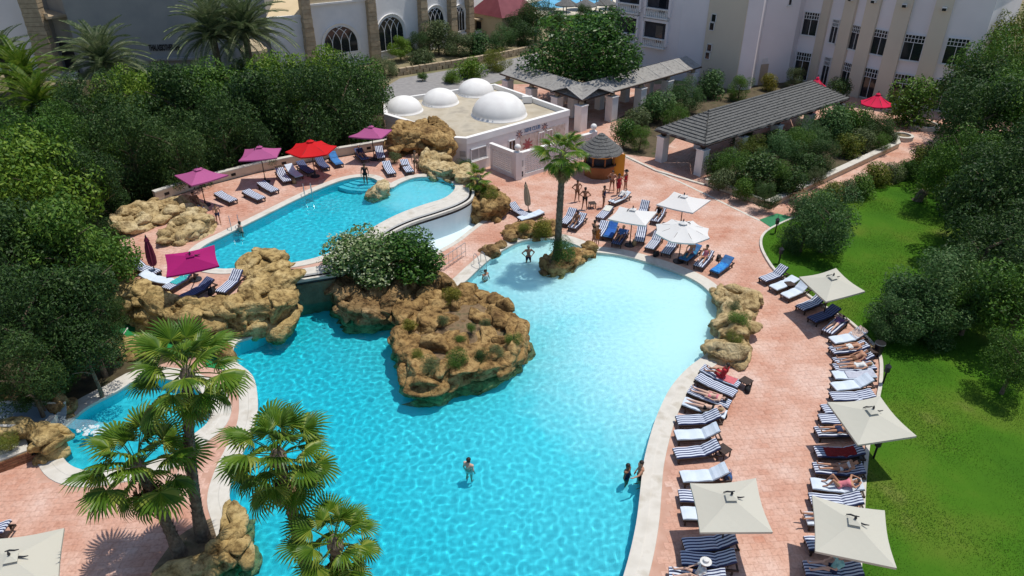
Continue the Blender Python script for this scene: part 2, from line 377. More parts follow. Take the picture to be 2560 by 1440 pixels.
# ------------------------------------------------------------------ pavers
def pavers(area_poly, excl, z, dx, dy, rot, parent, n_single, name):
    c, s = math.cos(rot), math.sin(rot)
    xs = [p[0] for p in area_poly]; ys = [p[1] for p in area_poly]
    cx, cy = (min(xs) + max(xs)) / 2, (min(ys) + max(ys)) / 2; r = max(max(xs) - min(xs), max(ys) - min(ys)) * .75
    gi, gj = np.meshgrid(np.arange(int(-r / dx), int(r / dx)), np.arange(int(-r / dy), int(r / dy)))
    gi, gj = gi.ravel(), gj.ravel(); lx = (gi + .5 * (gj % 2)) * dx; ly = gj * dy * 1.0
    X = cx + lx * c - ly * s; Y = cy + lx * s + ly * c
    t = Y * CP + (H - z) * SP; t = np.where(t < 1, 1, t); px = 1280 + F * X / t; py = 720 + F * ((H - z) * CP - Y * SP) / t
    ok = (px > -60) & (px < 2620) & (py > 100) & (py < 1500) & (Y > 3)
    X, Y = X[ok], Y[ok]; ok = np.ones(len(X), bool)
    for a, b in ((-.5, -.5), (.5, -.5), (.5, .5), (-.5, .5)):
        qx, qy = X + (a * dx) * c - (b * dy) * s, Y + (a * dx) * s + (b * dy) * c
        k = inside_np(area_poly, qx, qy)
        for e in excl: k &= ~inside_np(e, qx, qy)
        ok &= k
    X, Y = X[ok], Y[ok]; order = np.argsort(np.hypot(X, Y)); X, Y = X[order], Y[order]
    hx, hy = dx / 2 - .004, dy / 2 - .004
    top = [(-hx, -hy), (hx, -hy), (hx, hy), (-hx, hy)]; e = .006
    base = [(a, b, -.02) for a, b in top] + [(a, b, .0035) for a, b in top] + [(a - math.copysign(e, a), b - math.copysign(e, b), .0065) for a, b in top]
    fs = [(0, 1, 5, 4), (1, 2, 6, 5), (2, 3, 7, 6), (3, 0, 4, 7), (4, 5, 9, 8), (5, 6, 10, 9), (6, 7, 11, 10), (7, 4, 8, 11), (8, 9, 10, 11)]
    me = bpy.data.meshes.new('paver'); me.from_pydata(base, [], fs); me.materials.append(M['paver']); me.update()
    for x, y in zip(X[:n_single], Y[:n_single]):
        o = link('paver', me, parent, loc=(x, y, z + random.uniform(-.002, .003)), rot=(random.uniform(-.006, .006), random.uniform(-.006, .006), rot))
    X, Y = X[n_single:], Y[n_single:]; n = len(X)
    if n:
        B = np.array(base); BX = B[:, 0] * c - B[:, 1] * s; BY = B[:, 0] * s + B[:, 1] * c
        zz = z + rng.uniform(-.003, .004, n)
        vs = np.stack([X[:, None] + BX, Y[:, None] + BY, zz[:, None] + B[:, 2]], -1).reshape(-1, 3)
        fa = (np.array(fs)[None] + (np.arange(n) * 12)[:, None, None]).reshape(-1, 4)
        o = link(name, np_mesh(name, vs, fa, M['paver']), parent); tag(o, kind='stuff')
    return n
MC_FOOT = ccw(PP([(1124, 343), (1166, 346), (1423, 275), (1237, 210), (961, 250), (961, 285)], 2.9))
pavers(DECK, [offset(MAIN, .85), offset(SMALL, .85), BASIN, TERRACE, LAWN, BED_P, BED_H, SOIL_L, MC_FOOT], 0, .42, .30, R(5), deck, 300, 'far_pavers')
# ------------------------------------------------------------------ terrace
ter = flat('upper_terrace', TERRACE, [offset(UPPER, .05)], UZ, M['terracotta']); tag(ter, kind='structure')
mb = MB(); mb.prism(TERRACE, -.4, UZ - .005, cap=False); mb.build('retaining_face', M['rock_brown'], ter)
pavers(TERRACE, [offset(UPPER, .75)], UZ, .42, .30, R(-14), ter, 0, 'terrace_pavers')
# back wall of the terrace, cream with small vents
BW = PP([(392, 503), (500, 468), (640, 432), (780, 403), (900, 383), (975, 370)], UZ)
bw = empty('terrace_wall', BW[2], 0, 'long low cream wall behind the loungers on the upper terrace', 'wall')
def inv(o, v): return Vector(v) - Vector(o.location)
mb = MB(); L = [inv(bw, p) for p in BW]; ribbon(mb, L, [(0, 0), (0, .62), (-.3, .62), (-.3, -1.5)], False); mb.build('wall_body', M['wall_cream'], bw)
mb = MB(); ribbon(mb, L, [(.05, .61), (.05, .70), (-.36, .70), (-.36, .61)], False); mb.build('wall_cap', M['coping'], bw)
for k in (.25, .8, 1.6, 2.5, 3.4, 4.3):
    a, b = L[int(k)], L[int(k) + 1]; q = a.lerp(b, k - int(k)); d = (b - a).normalized(); nrm = Vector((d.y, -d.x, 0))
    MB().box(q + nrm * .012 + Vector((0, 0, .3)), (.34, .02, .2), math.atan2(d.y, d.x)).build('vent', M['black'], bw)
# ------------------------------------------------------------------ pools
def pool(name, outline, zw, zfloor, depth_tint, label_w, step=.07, amp=1.0, freq=1.0, cop=(0, .04, .8)):
    zt = outline[0][2]
    fl = flat(name + '_floor', offset(outline, .02), (), 0, M['tile'], zf=zfloor, step=.7, sm=True, attr=('depth_tint', depth_tint)); tag(fl, kind='structure')
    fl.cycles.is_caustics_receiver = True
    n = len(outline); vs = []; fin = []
    for p in outline: vs += [(p[0], p[1], zt + .005), (p[0], p[1], zfloor(p[0], p[1]) - .02)]; fin += [max(.30, depth_tint(p[0], p[1]))] * 2
    fs = [(2 * i, 2 * ((i + 1) % n), 2 * ((i + 1) % n) + 1, 2 * i + 1) for i in range(n)]
    me = bpy.data.meshes.new('pool_wall'); me.from_pydata(vs, [], fs); me.materials.append(M['tile'])
    a = me.attributes.new('depth_tint', 'FLOAT', 'POINT'); a.data.foreach_set('value', fin); me.update()
    wl = link('pool_wall', me, fl); wl.cycles.is_caustics_receiver = True
    mb = MB(); e, h, wd = cop
    ribbon(mb, outline, [(0, zt - .12), (-.03, zt - .02), (-.03, zt + h), (wd * .45, zt + h + .015), (wd * .5, zt + h), (wd, zt + h - .005), (wd + .02, zt - .03)])
    tag(mb.build(name + '_coping', M['coping'], sm=False), kind='structure')
    xs = [p[0] for p in outline]; ys = [p[1] for p in outline]
    gx, gy = np.meshgrid(np.arange(min(xs) - .2, max(xs) + .2, step), np.arange(max(7.5, min(ys) - .2), max(ys) + .2, step))
    ins = inside_np(offset(outline, .1), gx, gy); ny, nx = gx.shape
    cell = ins[:-1, :-1] & ins[1:, :-1] & ins[:-1, 1:] & ins[1:, 1:]
    use = np.zeros(gx.shape, bool); use[:-1, :-1] |= cell; use[1:, :-1] |= cell; use[:-1, 1:] |= cell; use[1:, 1:] |= cell
    idx = -np.ones(gx.shape, int); idx[use] = np.arange(use.sum())
    X, Y = gx[use], gy[use]; f = freq
    Z = np.array([zw + amp * (.0155 * noise.noise((x * 3.1 * f, y * 3.1 * f, 0)) + .0075 * noise.noise((x * 5.4 * f, y * 5.4 * f, 5)) + .02 * noise.noise((x * .5, y * .5, 9))) for x, y in zip(X.tolist(), Y.tolist())])
    j, i = np.nonzero(cell)
    fa = np.stack([idx[j, i], idx[j, i + 1], idx[j + 1, i + 1], idx[j + 1, i]], -1)
    o = link(name + '_water', np_mesh(name + '_water', np.stack([X, Y, Z], -1), fa, M['water'], True)); tag(o, label_w, kind='structure')
    o.cycles.is_caustics_caster = True
    return fl
BEACH = PP([(1470, 628), (1550, 638), (1620, 656), (1690, 680), (1745, 706), (1790, 745), (1800, 800), (1785, 860)])
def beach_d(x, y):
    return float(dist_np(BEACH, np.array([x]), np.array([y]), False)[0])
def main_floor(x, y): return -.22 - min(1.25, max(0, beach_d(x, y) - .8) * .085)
def main_tint(x, y): return min(1.0, max(0, (beach_d(x, y) - 2.5)) / 17.0)
pool('main_pool', MAIN, -.13, main_floor, main_tint, 'rippled turquoise water of the large free-form pool')
SPA = P(1065, 472, UZ)
def up_floor(x, y):
    d = math.hypot(x - SPA.x, (y - SPA.y)); return UZ - .55 - min(.95, max(0, d - 3.2) * .5)
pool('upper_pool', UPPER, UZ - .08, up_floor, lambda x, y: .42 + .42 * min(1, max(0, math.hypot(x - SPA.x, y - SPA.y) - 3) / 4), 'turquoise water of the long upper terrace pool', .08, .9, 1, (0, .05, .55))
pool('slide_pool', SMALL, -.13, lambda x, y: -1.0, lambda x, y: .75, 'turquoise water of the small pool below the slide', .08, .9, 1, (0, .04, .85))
# steps at the head of the upper pool and in the lagoon of the big pool
def pool_steps(center, r0, z0, k, col, dz=.17, dr=.42):
    for i in range(k):
        mb = MB(); mb.lathe((center.x, center.y, 0), [(r0 + dr * i, z0 - dz * (i + 1) - .6), (r0 + dr * i, z0 - dz * (i + 1))], 28)
        o = mb.build('pool_step', col); o.cycles.is_caustics_receiver = True; tag(o, kind='structure')
M['step'] = pm('pale_pool_plaster', (.10, .60, .72), (.13, .64, .75), 2, .6)
pool_steps(P(915, 440, UZ) + Vector((0, .6, 0)), 1.3, UZ - .12, 4, M['step'])
# overflow edge and catch basin of the upper pool
INFR = INFIN[::-1]; LN = (INFIN + SPILL[1:])[::-1]
mb = MB(); ribbon(mb, LN, [(.02, UZ + .04), (.05, UZ - .05)], False); ow = mb.build('overflow_wall', M['white'])
tag(ow, 'curved white overflow wall with dark gutter lines below the upper pool', 'wall')
mb = MB(); ribbon(mb, LN, [(.02, UZ + .042), (-.75, UZ + .038)], False); mb.build('rim', M['coping'], ow)
mb = MB(); ribbon(mb, LN, [(.05, UZ - .05), (.05, UZ - .14), (.22, UZ - .14)], False); mb.build('gutter', M['black'], ow)
mb = MB(); ribbon(mb, LN, [(.22, UZ - .25), (.22, UZ - .06), (.40, UZ - .06), (.40, UZ - .22)], False); mb.build('outer_lip', M['coping'], ow)
mb = MB(); ribbon(mb, LN, [(.34, UZ - .22), (.34, UZ - .38)], False); mb.build('shadow_line', M['dark_metal'], ow)  # dark strip standing in for the shade under the lip
mb = MB(); ribbon(mb, INFR, [(.38, UZ - .38), (.30, -.5)], False); mb.build('wall_face', pm('pale_blue_paint', (.62, .74, .78), (.70, .79, .82), 1, .6), ow)
mb = MB(); ribbon(mb, ([INFIN[-1]] + SPILL[1:])[::-1], [(.38, UZ - .38), (.32, -1.4)], False)
q = mb.build('spill_face', pm('wet_stone', (.10, .085, .05), (.17, .15, .09), 2, .35, .5, 10, coord='World'), ow); q.cycles.is_caustics_receiver = True
M['basin'] = pm('pale_blue_basin', (.60, .74, .79), (.68, .79, .82), .8, .25, spec=.5)
bf = flat('catch_basin', BASIN, (), -.28, M['basin']); tag(bf, kind='structure')
mb = MB(); mb.prism(BASIN, -.28, .0, cap=False); mb.build('basin_wall', M['basin'], bf)
mb = MB(); ribbon(mb, BASIN, [(-.02, -.1), (-.02, .03), (.3, .035), (.33, -.02)]); tag(mb.build('catch_basin_coping', M['coping']), kind='structure')
M['blue_film'] = pm('wet_blue_tile', (.16, .46, .58), (.20, .52, .62), 2, .15, spec=.6)
# ================================================================== rocks
def crag(p, seed, amp):
    """craggy offset for a rock point: blocky cells with dark joints plus fine roughness"""
    q = Vector((p[0] * .95 + seed, p[1] * .95 - seed, p[2] * 1.3))
    q2 = q + noise.noise_vector(q * .8) * .5
    ds, pts = noise.voronoi(q2)
    cell = noise.cell(pts[0] * 3.1)
    joint = max(0.0, .16 - (ds[1] - ds[0])) / .16
    rid = noise.ridged_multi_fractal(q * 1.3, .9, 2.1, 4, 1.0, 2.0)
    return amp * (.75 * cell - .5 * joint ** 1.5 + .16 * (rid - 1.2))
_ib = bmesh.new(); bmesh.ops.create_icosphere(_ib, subdivisions=4, radius=1.0); _ib.verts.ensure_lookup_table()
ICO = np.array([v.co[:] for v in _ib.verts]); ICF = np.array([[v.index for v in f.verts] for f in _ib.faces]); _ib.free()
_i3 = bmesh.new(); bmesh.ops.create_icosphere(_i3, subdivisions=3, radius=1.0)
ICO3 = np.array([v.co[:] for v in _i3.verts]); ICF3 = np.array([[v.index for v in f.verts] for f in _i3.faces]); _i3.free()
def hewn(g, c, size, rough=1.0, big=False, ang=None):
    """one craggy boulder: a ball cut by random planes, then broken up by ridges and ledges"""
    U = ICO if big or max(size) > .8 else ICO3; k = 9; n = g.normal(size=(k, 3)); n /= np.linalg.norm(n, axis=1)[:, None]; d = g.uniform(.48, .92, k)
    q = np.maximum(U @ n.T, .02) / d; r = (np.sum(q ** 26, axis=1)) ** (-1 / 26); r = np.minimum(r, 1.2)
    p = U * r[:, None] * np.array(size)
    tx = g.uniform(-.35, .35); p[:, 2] += p[:, 0] * tx * .5
    a = g.uniform(0, 6.28) if ang is None else ang + g.uniform(-.3, .3); ca, sa = math.cos(a), math.sin(a); p = np.stack([p[:, 0] * ca - p[:, 1] * sa, p[:, 0] * sa + p[:, 1] * ca, p[:, 2]], 1) + np.array(c)
    s = min(size) * rough; out = np.empty_like(p); C0 = Vector(c)
    for i, v in enumerate(p.tolist()):
        V_ = Vector(v); rad = (V_ - C0); rad.normalize(); w = V_ * 1.5 + noise.noise_vector(V_ * 1.1) * .5
        rg = noise.ridged_multi_fractal(Vector((w.x, w.y, w.z * 2.4)), 1.0, 2.2, 5, 1.0, 2.0) - 1.1
        st = noise.noise((w.x * .5, w.y * .5, w.z * 3.2))
        o = V_ + rad * s * (.20 * rg + .16 * st); out[i] = o
    return out, (ICF if U is ICO else ICF3)
def rock_mass(name, label, px, zpx, z0, top, edge=.45, rim=None, soil=None, amp=.5, res=.16, mat='rock', seed=1.0, cat='rock', ridge=None, receiver=False, bs=.62, low=0.0):
    """rock body over a traced footprint built of hewn boulders round a rough core; with rim, the middle holds a soil bed"""
    out = ccw(smooth(PP(px, zpx), 4)); c = sum(out, Vector()) / len(out); c.z = 0; g = np.random.default_rng(int(seed * 10))
    xs = [p[0] for p in out]; ys = [p[1] for p in out]
    gx, gy = np.meshgrid(np.arange(min(xs) - .1, max(xs) + .2, res), np.arange(min(ys) - .1, max(ys) + .2, res))
    d = dist_np(out, gx, gy) * np.where(inside_np(out, gx, gy), 1, -1)
    ins = d > .12; cell = ins[:-1, :-1] & ins[1:, :-1] & ins[:-1, 1:] & ins[1:, 1:]
    use = np.zeros(gx.shape, bool); use[:-1, :-1] |= cell; use[1:, :-1] |= cell; use[:-1, 1:] |= cell; use[1:, 1:] |= cell
    idx = -np.ones(gx.shape, int); idx[use] = np.arange(use.sum()); vs = []
    for x, y, dd in zip(gx[use].tolist(), gy[use].tolist(), d[use].tolist()):
        s = min(1, max(0, (dd - .1) / edge)); s = s * s * (3 - 2 * s); h = top - bs * .35
        if rim and dd > rim: h = h + (soil - .15 - h) * min(1, (dd - rim) / .5)
        z = z0 + (h - z0) * s; z += crag((x, y, z * .6), seed, amp * .5) * s
        vs.append((x, y, z))
    j, i = np.nonzero(cell); quads = np.stack([idx[j, i], idx[j, i + 1], idx[j + 1, i + 1], idx[j + 1, i]], -1)
    V = [np.array(vs)]; T = [quads[:, [0, 1, 2]], quads[:, [0, 2, 3]]]; nv = len(vs)
    def put(x, y, z, r, vz, ang=None):
        nonlocal nv
        v, f = hewn(g, (x, y, z), (r * g.uniform(1.1, 1.75), r * g.uniform(.75, 1.0), vz), 1.0, False, ang); V.append(v); T.append(f + nv); nv += len(v)
    ring = offset(out, -bs * .55); acc = 0.0
    for k in range(len(ring)):
        a, b = ring[k], ring[(k + 1) % len(ring)]; L_ = (b - a).length; an = math.atan2((b - a).y, (b - a).x)
        while acc < L_:
            q = a.lerp(b, acc / L_) if L_ else a; r = bs * g.uniform(.7, 1.2)
            put(q.x, q.y, top - bs * .45 + g.uniform(-.22, .16) * bs * 1.6, r, bs * g.uniform(.5, .9), an)
            zz = top - bs * 1.2
            while zz > low - bs * .9:
                put(q.x + g.uniform(-.15, .15), q.y + g.uniform(-.15, .15), zz, r * g.uniform(.9, 1.15), bs * g.uniform(.7, .95), an); zz -= bs * 1.15
            acc += r * 1.5
        acc -= L_
    area_pts = g.uniform(0, 1, (400, 2)); px_ = min(xs) + area_pts[:, 0] * (max(xs) - min(xs)); py_ = min(ys) + area_pts[:, 1] * (max(ys) - min(ys)); dd = dist_np(out, px_, py_) * np.where(inside_np(out, px_, py_), 1, -1)
    kept = []
    for x, y, q in zip(px_.tolist(), py_.tolist(), dd.tolist()):
        if q < bs * .9 or (rim and q > rim + .25 and not (ridge and (ridge(x, y) > 0 or g.random() < .22))): continue
        if any(math.hypot(x - a, y - b) < bs * 1.15 for a, b in kept): continue
        kept.append((x, y)); put(x, y, top - bs * .45 + g.uniform(-.2, .25) * bs, bs * g.uniform(.7, 1.25), bs * g.uniform(.5, .85))
    v = np.vstack(V) - np.array([c.x, c.y, 0]); me = np_mesh(name, v, np.vstack(T), M[mat], False)
    if soil is None:
        o = link(name, me, loc=c); tag(o, label, cat)
        if receiver: o.cycles.is_caustics_receiver = True
        return o
    o = empty(name, c, 0, label, cat); q = link('rock_rim', me, o)
    if receiver: q.cycles.is_caustics_receiver = True
    inn = offset(out, -(rim * .7))
    flat('soil', [Vector((p[0] - c.x, p[1] - c.y, 0)) for p in inn], (), soil, M['soil_grey'], zf=lambda x, y: soil + .14 * noise.noise((x * .9, y * .9, seed)), step=.4, parent=o, sm=True)
    return o
def rim_z(top, soil): return soil - .15
M['soil_grey'] = pm('dry_mulch', (.10, .065, .035), (.22, .15, .085), 3, .95, .7, 25, coord='World', c3=(.09, .085, .04))
def boulder(name, label, px, py, z, r, sx=1.0, sy=1.0, sz=.75, seed=1.0, mat='rock', rz=0.0, amp=.45):
    v, f = hewn(np.random.default_rng(int(seed * 10)), (seed, 0, 0), (r * sx, r * sy, r * sz), 1.0, True); v = v - np.array([seed, 0, 0])
    o = link(name, np_mesh(name, v, f, M[mat]), loc=P(px, py, z), rot=(0, 0, rz)); return tag(o, label, 'rock')
rock_mass('rock_wall', 'long golden rock wall edging the upper terrace above the big pool', [(290, 690), (335, 698), (392, 738), (470, 765), (535, 748), (596, 742), (632, 712), (604, 668), (640, 646), (690, 645), (724, 668), (724, 720), (716, 755),
    (660, 768), (560, 778), (450, 774), (350, 752), (298, 728)], UZ, -.9, 2.0, .4, amp=.62, mat='rock_gold', seed=2.3, receiver=True, bs=.85, low=-.2)
rock_mass('terrace_rocks', 'pale jumbled rocks at the far left corner of the upper terrace', [(282, 565), (330, 532), (390, 516), (450, 508), (500, 520), (478, 540), (400, 560), (335, 588), (292, 588)], UZ, 1.3, 2.15, .5, amp=.7, mat='rock_pale', seed=5, low=1.6)
rock_mass('pool_edge_rocks', 'golden rock heap on the terrace beside the upper pool ladder', [(404, 604), (440, 572), (490, 546), (518, 552), (524, 576), (490, 600), (440, 618), (408, 616)], UZ, 1.3, 2.3, .5, amp=.6, mat='rock_pale', seed=8, low=1.6)
boulder('round_rock', 'round tan rock between the upper pool and its spa basin', 951, 484, UZ, .95, 1, 1, 1.05, 11, 'rock_pale', amp=.3)
rock_mass('grotto_rocks', 'tall dark-hollowed rock pile next to the domed club building', [(978, 380), (1010, 352), (1060, 340), (1108, 350), (1128, 378), (1115, 404), (1070, 398), (1035, 388), (992, 392)], UZ, -.2, 3.2, .7, amp=1.0, seed=14, mat='rock', bs=.8, low=1.4)
rock_mass('spa_rocks', 'low pale rocks stepping down beside the spa basin', [(1060, 404), (1090, 392), (1112, 408), (1150, 432), (1176, 452), (1160, 462), (1120, 450), (1078, 440), (1056, 428)], UZ, 1.2, 2.3, .45, amp=.6, mat='rock_pale', seed=17, low=1.4)
rock_mass('palm_rocks', 'rock mound with grass and a small palm beside the catch basin', [(1152, 455), (1190, 452), (1226, 472), (1262, 496), (1256, 522), (1210, 528), (1178, 514), (1168, 482)], .8, -.4, 1.2, .5, amp=.5, seed=20, bs=.55)
rock_mass('planter_rocks', 'flat rock bed with yellow shrubs at the tip of the lagoon', [(1266, 576), (1296, 560), (1340, 562), (1390, 564), (1388, 588), (1330, 593), (1280, 592)], .1, -.2, .4, .35, amp=.45, seed=23, bs=.4)
for i, (a, b, r, l) in enumerate([(1222, 630, .62, 'lowest of three brown rocks on the lagoon coping'), (1252, 612, .5, 'middle one of three brown rocks on the lagoon coping'), (1275, 598, .5, 'topmost of three brown rocks on the lagoon coping')]):
    boulder('lagoon_rock', l, a, b, .15, r, 1.2, .8, .7, 30 + i * 3, 'rock_brown', .4 * i)
rock_mass('palm_island', 'small rock-rimmed island at the foot of the tall fan palm', [(1352, 672), (1352, 655), (1380, 640), (1430, 634), (1478, 624), (1470, 642), (1425, 672), (1385, 684)], 0, -1.2, .36, .3, .5, .3, .35, seed=40, mat='rock', receiver=True, bs=.42, low=-.7)
rock_mass('shallow_end_rocks', 'tan rock bed with bushes at the white shallow end', [(1788, 732), (1832, 726), (1888, 736), (1886, 780), (1864, 850), (1858, 890), (1820, 898), (1772, 876), (1792, 840), (1800, 790)], .3, -.8, .75, .35, amp=.5, seed=44, mat='rock_pale', receiver=True, bs=.68, low=-.1)
ILX = P(1160, 880, .8)
rock_mass('rock_island', 'large brown rock island with a soil bed in the middle of the big pool', [(980, 850), (998, 885), (1014, 920), (1040, 958), (1095, 958), (1140, 938), (1200, 926), (1262, 912), (1306, 882), (1320, 850), (1305, 815), (1272, 775), (1240, 752), (1195, 728), (1160, 730), (1128, 752),
    (1085, 742), (1050, 722), (1005, 716), (955, 738), (985, 770), (1000, 800)], .45, -1.7, .85, .35, .8, .55, .62, .16, 'rock', 50.0, low=-1.2, bs=.68,
    ridge=lambda x, y: 1.05 if abs((y - ILX.y) - .25 * (x - ILX.x) + .4) < .75 and x > ILX.x - 3.2 else -9, receiver=True)
rock_mass('oleander_mound', 'dark rock mound under the flowering oleander', [(822, 690), (832, 745), (856, 786), (930, 795), (1000, 780), (1012, 740), (1105, 735), (1125, 704), (1050, 684), (900, 676)], .2, -1.7, .9, .5, amp=.5, seed=57, mat='rock_brown', receiver=True, bs=.75, low=-1.1)
boulder('path_rock', 'upright tan boulder where the path meets the big pool', 556, 870, .5, .75, .8, .8, 1.3, 61, 'rock', amp=.4)
rock_mass('step_rocks', 'flat golden slabs beside the green artificial turf', [(275, 872), (310, 848), (368, 850), (372, 880), (330, 892), (285, 890)], .2, -.1, .5, .3, amp=.35, seed=63, bs=.45, mat='rock_gold')
rock_mass('corner_rocks', 'rock edge around the fan palm bed in the lower left', [(584, 1285), (612, 1340), (614, 1378), (545, 1418), (480, 1438), (440, 1450), (430, 1425), (500, 1390), (555, 1340)], .25, -1.4, .55, .35, amp=.45, seed=66, mat='rock_gold', receiver=True, bs=.5, low=-1.0)
rock_mass('slide_rocks', 'overhanging golden rocks beside the water slide mouth', [(-40, 1066), (60, 1056), (140, 1058), (156, 1078), (128, 1104), (78, 1118), (70, 1090), (-40, 1092)], .9, -.3, 1.15, .25, amp=.4, seed=70, bs=.45, mat='rock_gold')
rock_mass('slide_bank_rocks', 'shaded brown rocks along the far side of the slide', [(-40, 1000), (60, 985), (150, 1000), (158, 1022), (60, 1024), (-40, 1030)], .6, -.2, 1.0, .3, amp=.45, seed=73, mat='rock_brown', bs=.5)
rock_mass('front_planter', 'rock-edged planter island below the two front palms', [(700, 1520), (820, 1490), (960, 1500), (1010, 1580), (900, 1700), (740, 1680)], 0, -1.5, .5, .35, .6, .4, .4, seed=77, receiver=True, bs=.6, low=-.6)
# dark soil under the palms lower left
tag(flat('palm_bed_soil', smooth(PP([(400, 1400), (450, 1340), (520, 1300), (570, 1290), (585, 1330), (520, 1400), (440, 1440), (380, 1440)]), 4), (), .03, M['soil']), kind='structure')
# ================================================================== vegetation
G = {}
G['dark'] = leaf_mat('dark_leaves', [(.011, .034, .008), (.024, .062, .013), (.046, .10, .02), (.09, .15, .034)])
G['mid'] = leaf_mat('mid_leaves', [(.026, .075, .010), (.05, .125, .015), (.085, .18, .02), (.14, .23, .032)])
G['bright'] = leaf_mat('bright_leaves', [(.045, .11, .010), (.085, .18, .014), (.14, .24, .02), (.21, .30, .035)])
G['olive'] = leaf_mat('olive_leaves', [(.035, .060, .022), (.07, .11, .035), (.12, .16, .06), (.18, .21, .10)])
G['deep'] = leaf_mat('deep_leaves', [(.014, .052, .008), (.028, .088, .012), (.05, .13, .016), (.09, .18, .025)], .2, .4)
G['yellow'] = leaf_mat('yellow_leaves', [(.10, .11, .015), (.18, .18, .02), (.26, .22, .03), (.13, .15, .02)])
G['bluegreen'] = leaf_mat('blue_green_leaves', [(.022, .065, .018), (.042, .11, .028), (.075, .155, .042), (.13, .21, .07)])
G['oleander'] = leaf_mat('oleander_leaves', [(.03, .085, .018), (.07, .15, .03), (.15, .23, .07), (.34, .40, .20)])
G['flower'] = leaf_mat('white_blossom', [(.34, .42, .20), (.55, .58, .40), (.42, .48, .26)], .3)
G['palm'] = leaf_mat('fan_palm_leaf', [(.045, .11, .012), (.09, .18, .016), (.16, .25, .024), (.27, .32, .05)], .3, .4)
G['date'] = leaf_mat('date_palm_leaf', [(.07, .11, .045), (.12, .17, .07), (.19, .23, .11), (.28, .30, .17)], .2, .45)
G['dry'] = leaf_mat('dry_palm_leaf', [(.20, .14, .06), (.28, .21, .10), (.16, .10, .05)], .2, .7)
G['grass'] = leaf_mat('grass_blade', [(.026, .095, .005), (.045, .14, .008), (.08, .18, .012), (.13, .19, .025)], .3, .6)
def leaf_quads(pos, nrm, length, width, g):
    n = len(pos); a = g.normal(size=(n, 3)); t1 = np.cross(nrm, a); t1 /= np.linalg.norm(t1, axis=1)[:, None] + 1e-9; t2 = np.cross(nrm, t1)
    L = (length * g.uniform(.6, 1.3, n))[:, None]; W = (width * g.uniform(.7, 1.2, n))[:, None]
    v = np.stack([pos - t1 * L / 2, pos + t2 * W / 2 + nrm * W * .15, pos + t1 * L / 2, pos - t2 * W / 2 + nrm * W * .15], 1).reshape(-1, 3)
    f = np.arange(4 * n).reshape(n, 4); return v, f
_cm = {}
def crown_mesh(seed, n, length, width, lumps=14, spread=.62, lump_r=.42, mat='mid', flatb=-.6, droop=0.0):
    """leaf clumps spread through a unit crown; shared between the trees of a kind"""
    key = (seed, n, round(length, 3), round(width, 3), lumps, spread, lump_r, flatb)
    if key in _cm: return _cm[key]
    g = np.random.default_rng(seed)
    d = g.normal(size=(lumps, 3)); d /= np.linalg.norm(d, axis=1)[:, None]; d[:, 2] = np.where(d[:, 2] < flatb, -d[:, 2], d[:, 2])
    cen = d * spread * g.uniform(.72, 1.12, lumps)[:, None]; rad = lump_r * g.uniform(.65, 1.25, lumps)
    cen = np.vstack([cen, [[0, 0, 0]]]); rad = np.append(rad, .55)
    w = rad ** 2; k = g.choice(len(rad), n, p=w / w.sum())
    q = g.normal(size=(n, 3)); q /= np.linalg.norm(q, axis=1)[:, None]
    rr = rad[k] * np.where(g.random(n) < .78, g.uniform(.8, 1.06, n), g.uniform(.2, .9, n))
    pos = cen[k] + q * rr[:, None]; pos[:, 2] = np.maximum(pos[:, 2], flatb - .12 + .2 * g.random(n))
    nrm = q + g.normal(size=(n, 3)) * .75 + np.array([0, 0, .35]); nrm /= np.linalg.norm(nrm, axis=1)[:, None]
    v, f = leaf_quads(pos, nrm, length, width, g)
    _cm[key] = np_mesh('crown', v, f, G[mat]); return _cm[key]
_tm = {}
def trunk_mesh(seed, h, r, lean=.15, limbs=5, spread=.9):
    key = (seed, round(h, 1), round(r, 2))
    if key in _tm: return _tm[key]
    g = random.Random(seed); mb = MB()
    pts = [Vector((lean * math.sin(t * 2.2) * t, lean * .6 * math.sin(t * 3 + seed) * t, h * t)) for t in (0, .25, .5, .75, 1)]
    mb.tube(pts, [r * 1.25, r, r * .9, r * .75, r * .5], 8)
    for i in range(limbs):
        b = pts[2 + i % 3]; a = 2 * math.pi * i / limbs + g.random(); L = h * .5 * spread
        mb.tube([b, b + Vector((math.cos(a) * L * .5, math.sin(a) * L * .5, L * .45)), b + Vector((math.cos(a) * L, math.sin(a) * L, L * .75))], [r * .55, r * .36, r * .12], 6)
    _tm[key] = mb.mesh('trunk', M['trunk']); return _tm[key]
def tree(name, label, px, py, rpx, hc, mat='mid', ar=.85, zb=0.0, group=None, seed=None, cat='tree', kind='broad', ry=1.0):
    """crown centre seen at (px, py), rpx wide (radius), hc metres above the ground"""
    c = P(px, py, zb + hc); t = c.y * CP + (H - c.z) * SP; r = rpx * t / F
    seed = seed if seed is not None else int(px * 7 + py)
    o = empty(name, (c.x, c.y, zb), (seed % 63) / 10, label, cat, group)
    v = seed % 4
    prm = {'broad': (60 + v, 10000, .078, .036, 20, .72, .33), 'fine': (70 + v, 12000, .07, .022, 24, .74, .30), 'coarse': (80 + v, 6000, .12, .06, 18, .64, .4), 'shrub': (90 + v, 3600, .13, .055, 11, .55, .48), 'wisp': (100 + v, 5200, .12, .022, 13, .6, .42), 'round': (110 + v, 15000, .07, .034, 26, .68, .36)}[kind]
    me = crown_mesh(prm[0], prm[1], prm[2], prm[3], prm[4], prm[5], prm[6], mat, flatb=-.98 if hc < r * ar * 1.35 else -.7)
    link('crown', me, o, (0, 0, hc), None, (r, r * ry, r * ar), G[mat])
    th = max(.3, hc + r * ar * .15)
    link('trunk', trunk_mesh(seed % 5, th, max(.05, min(.22, r * .05))), o)
    return o
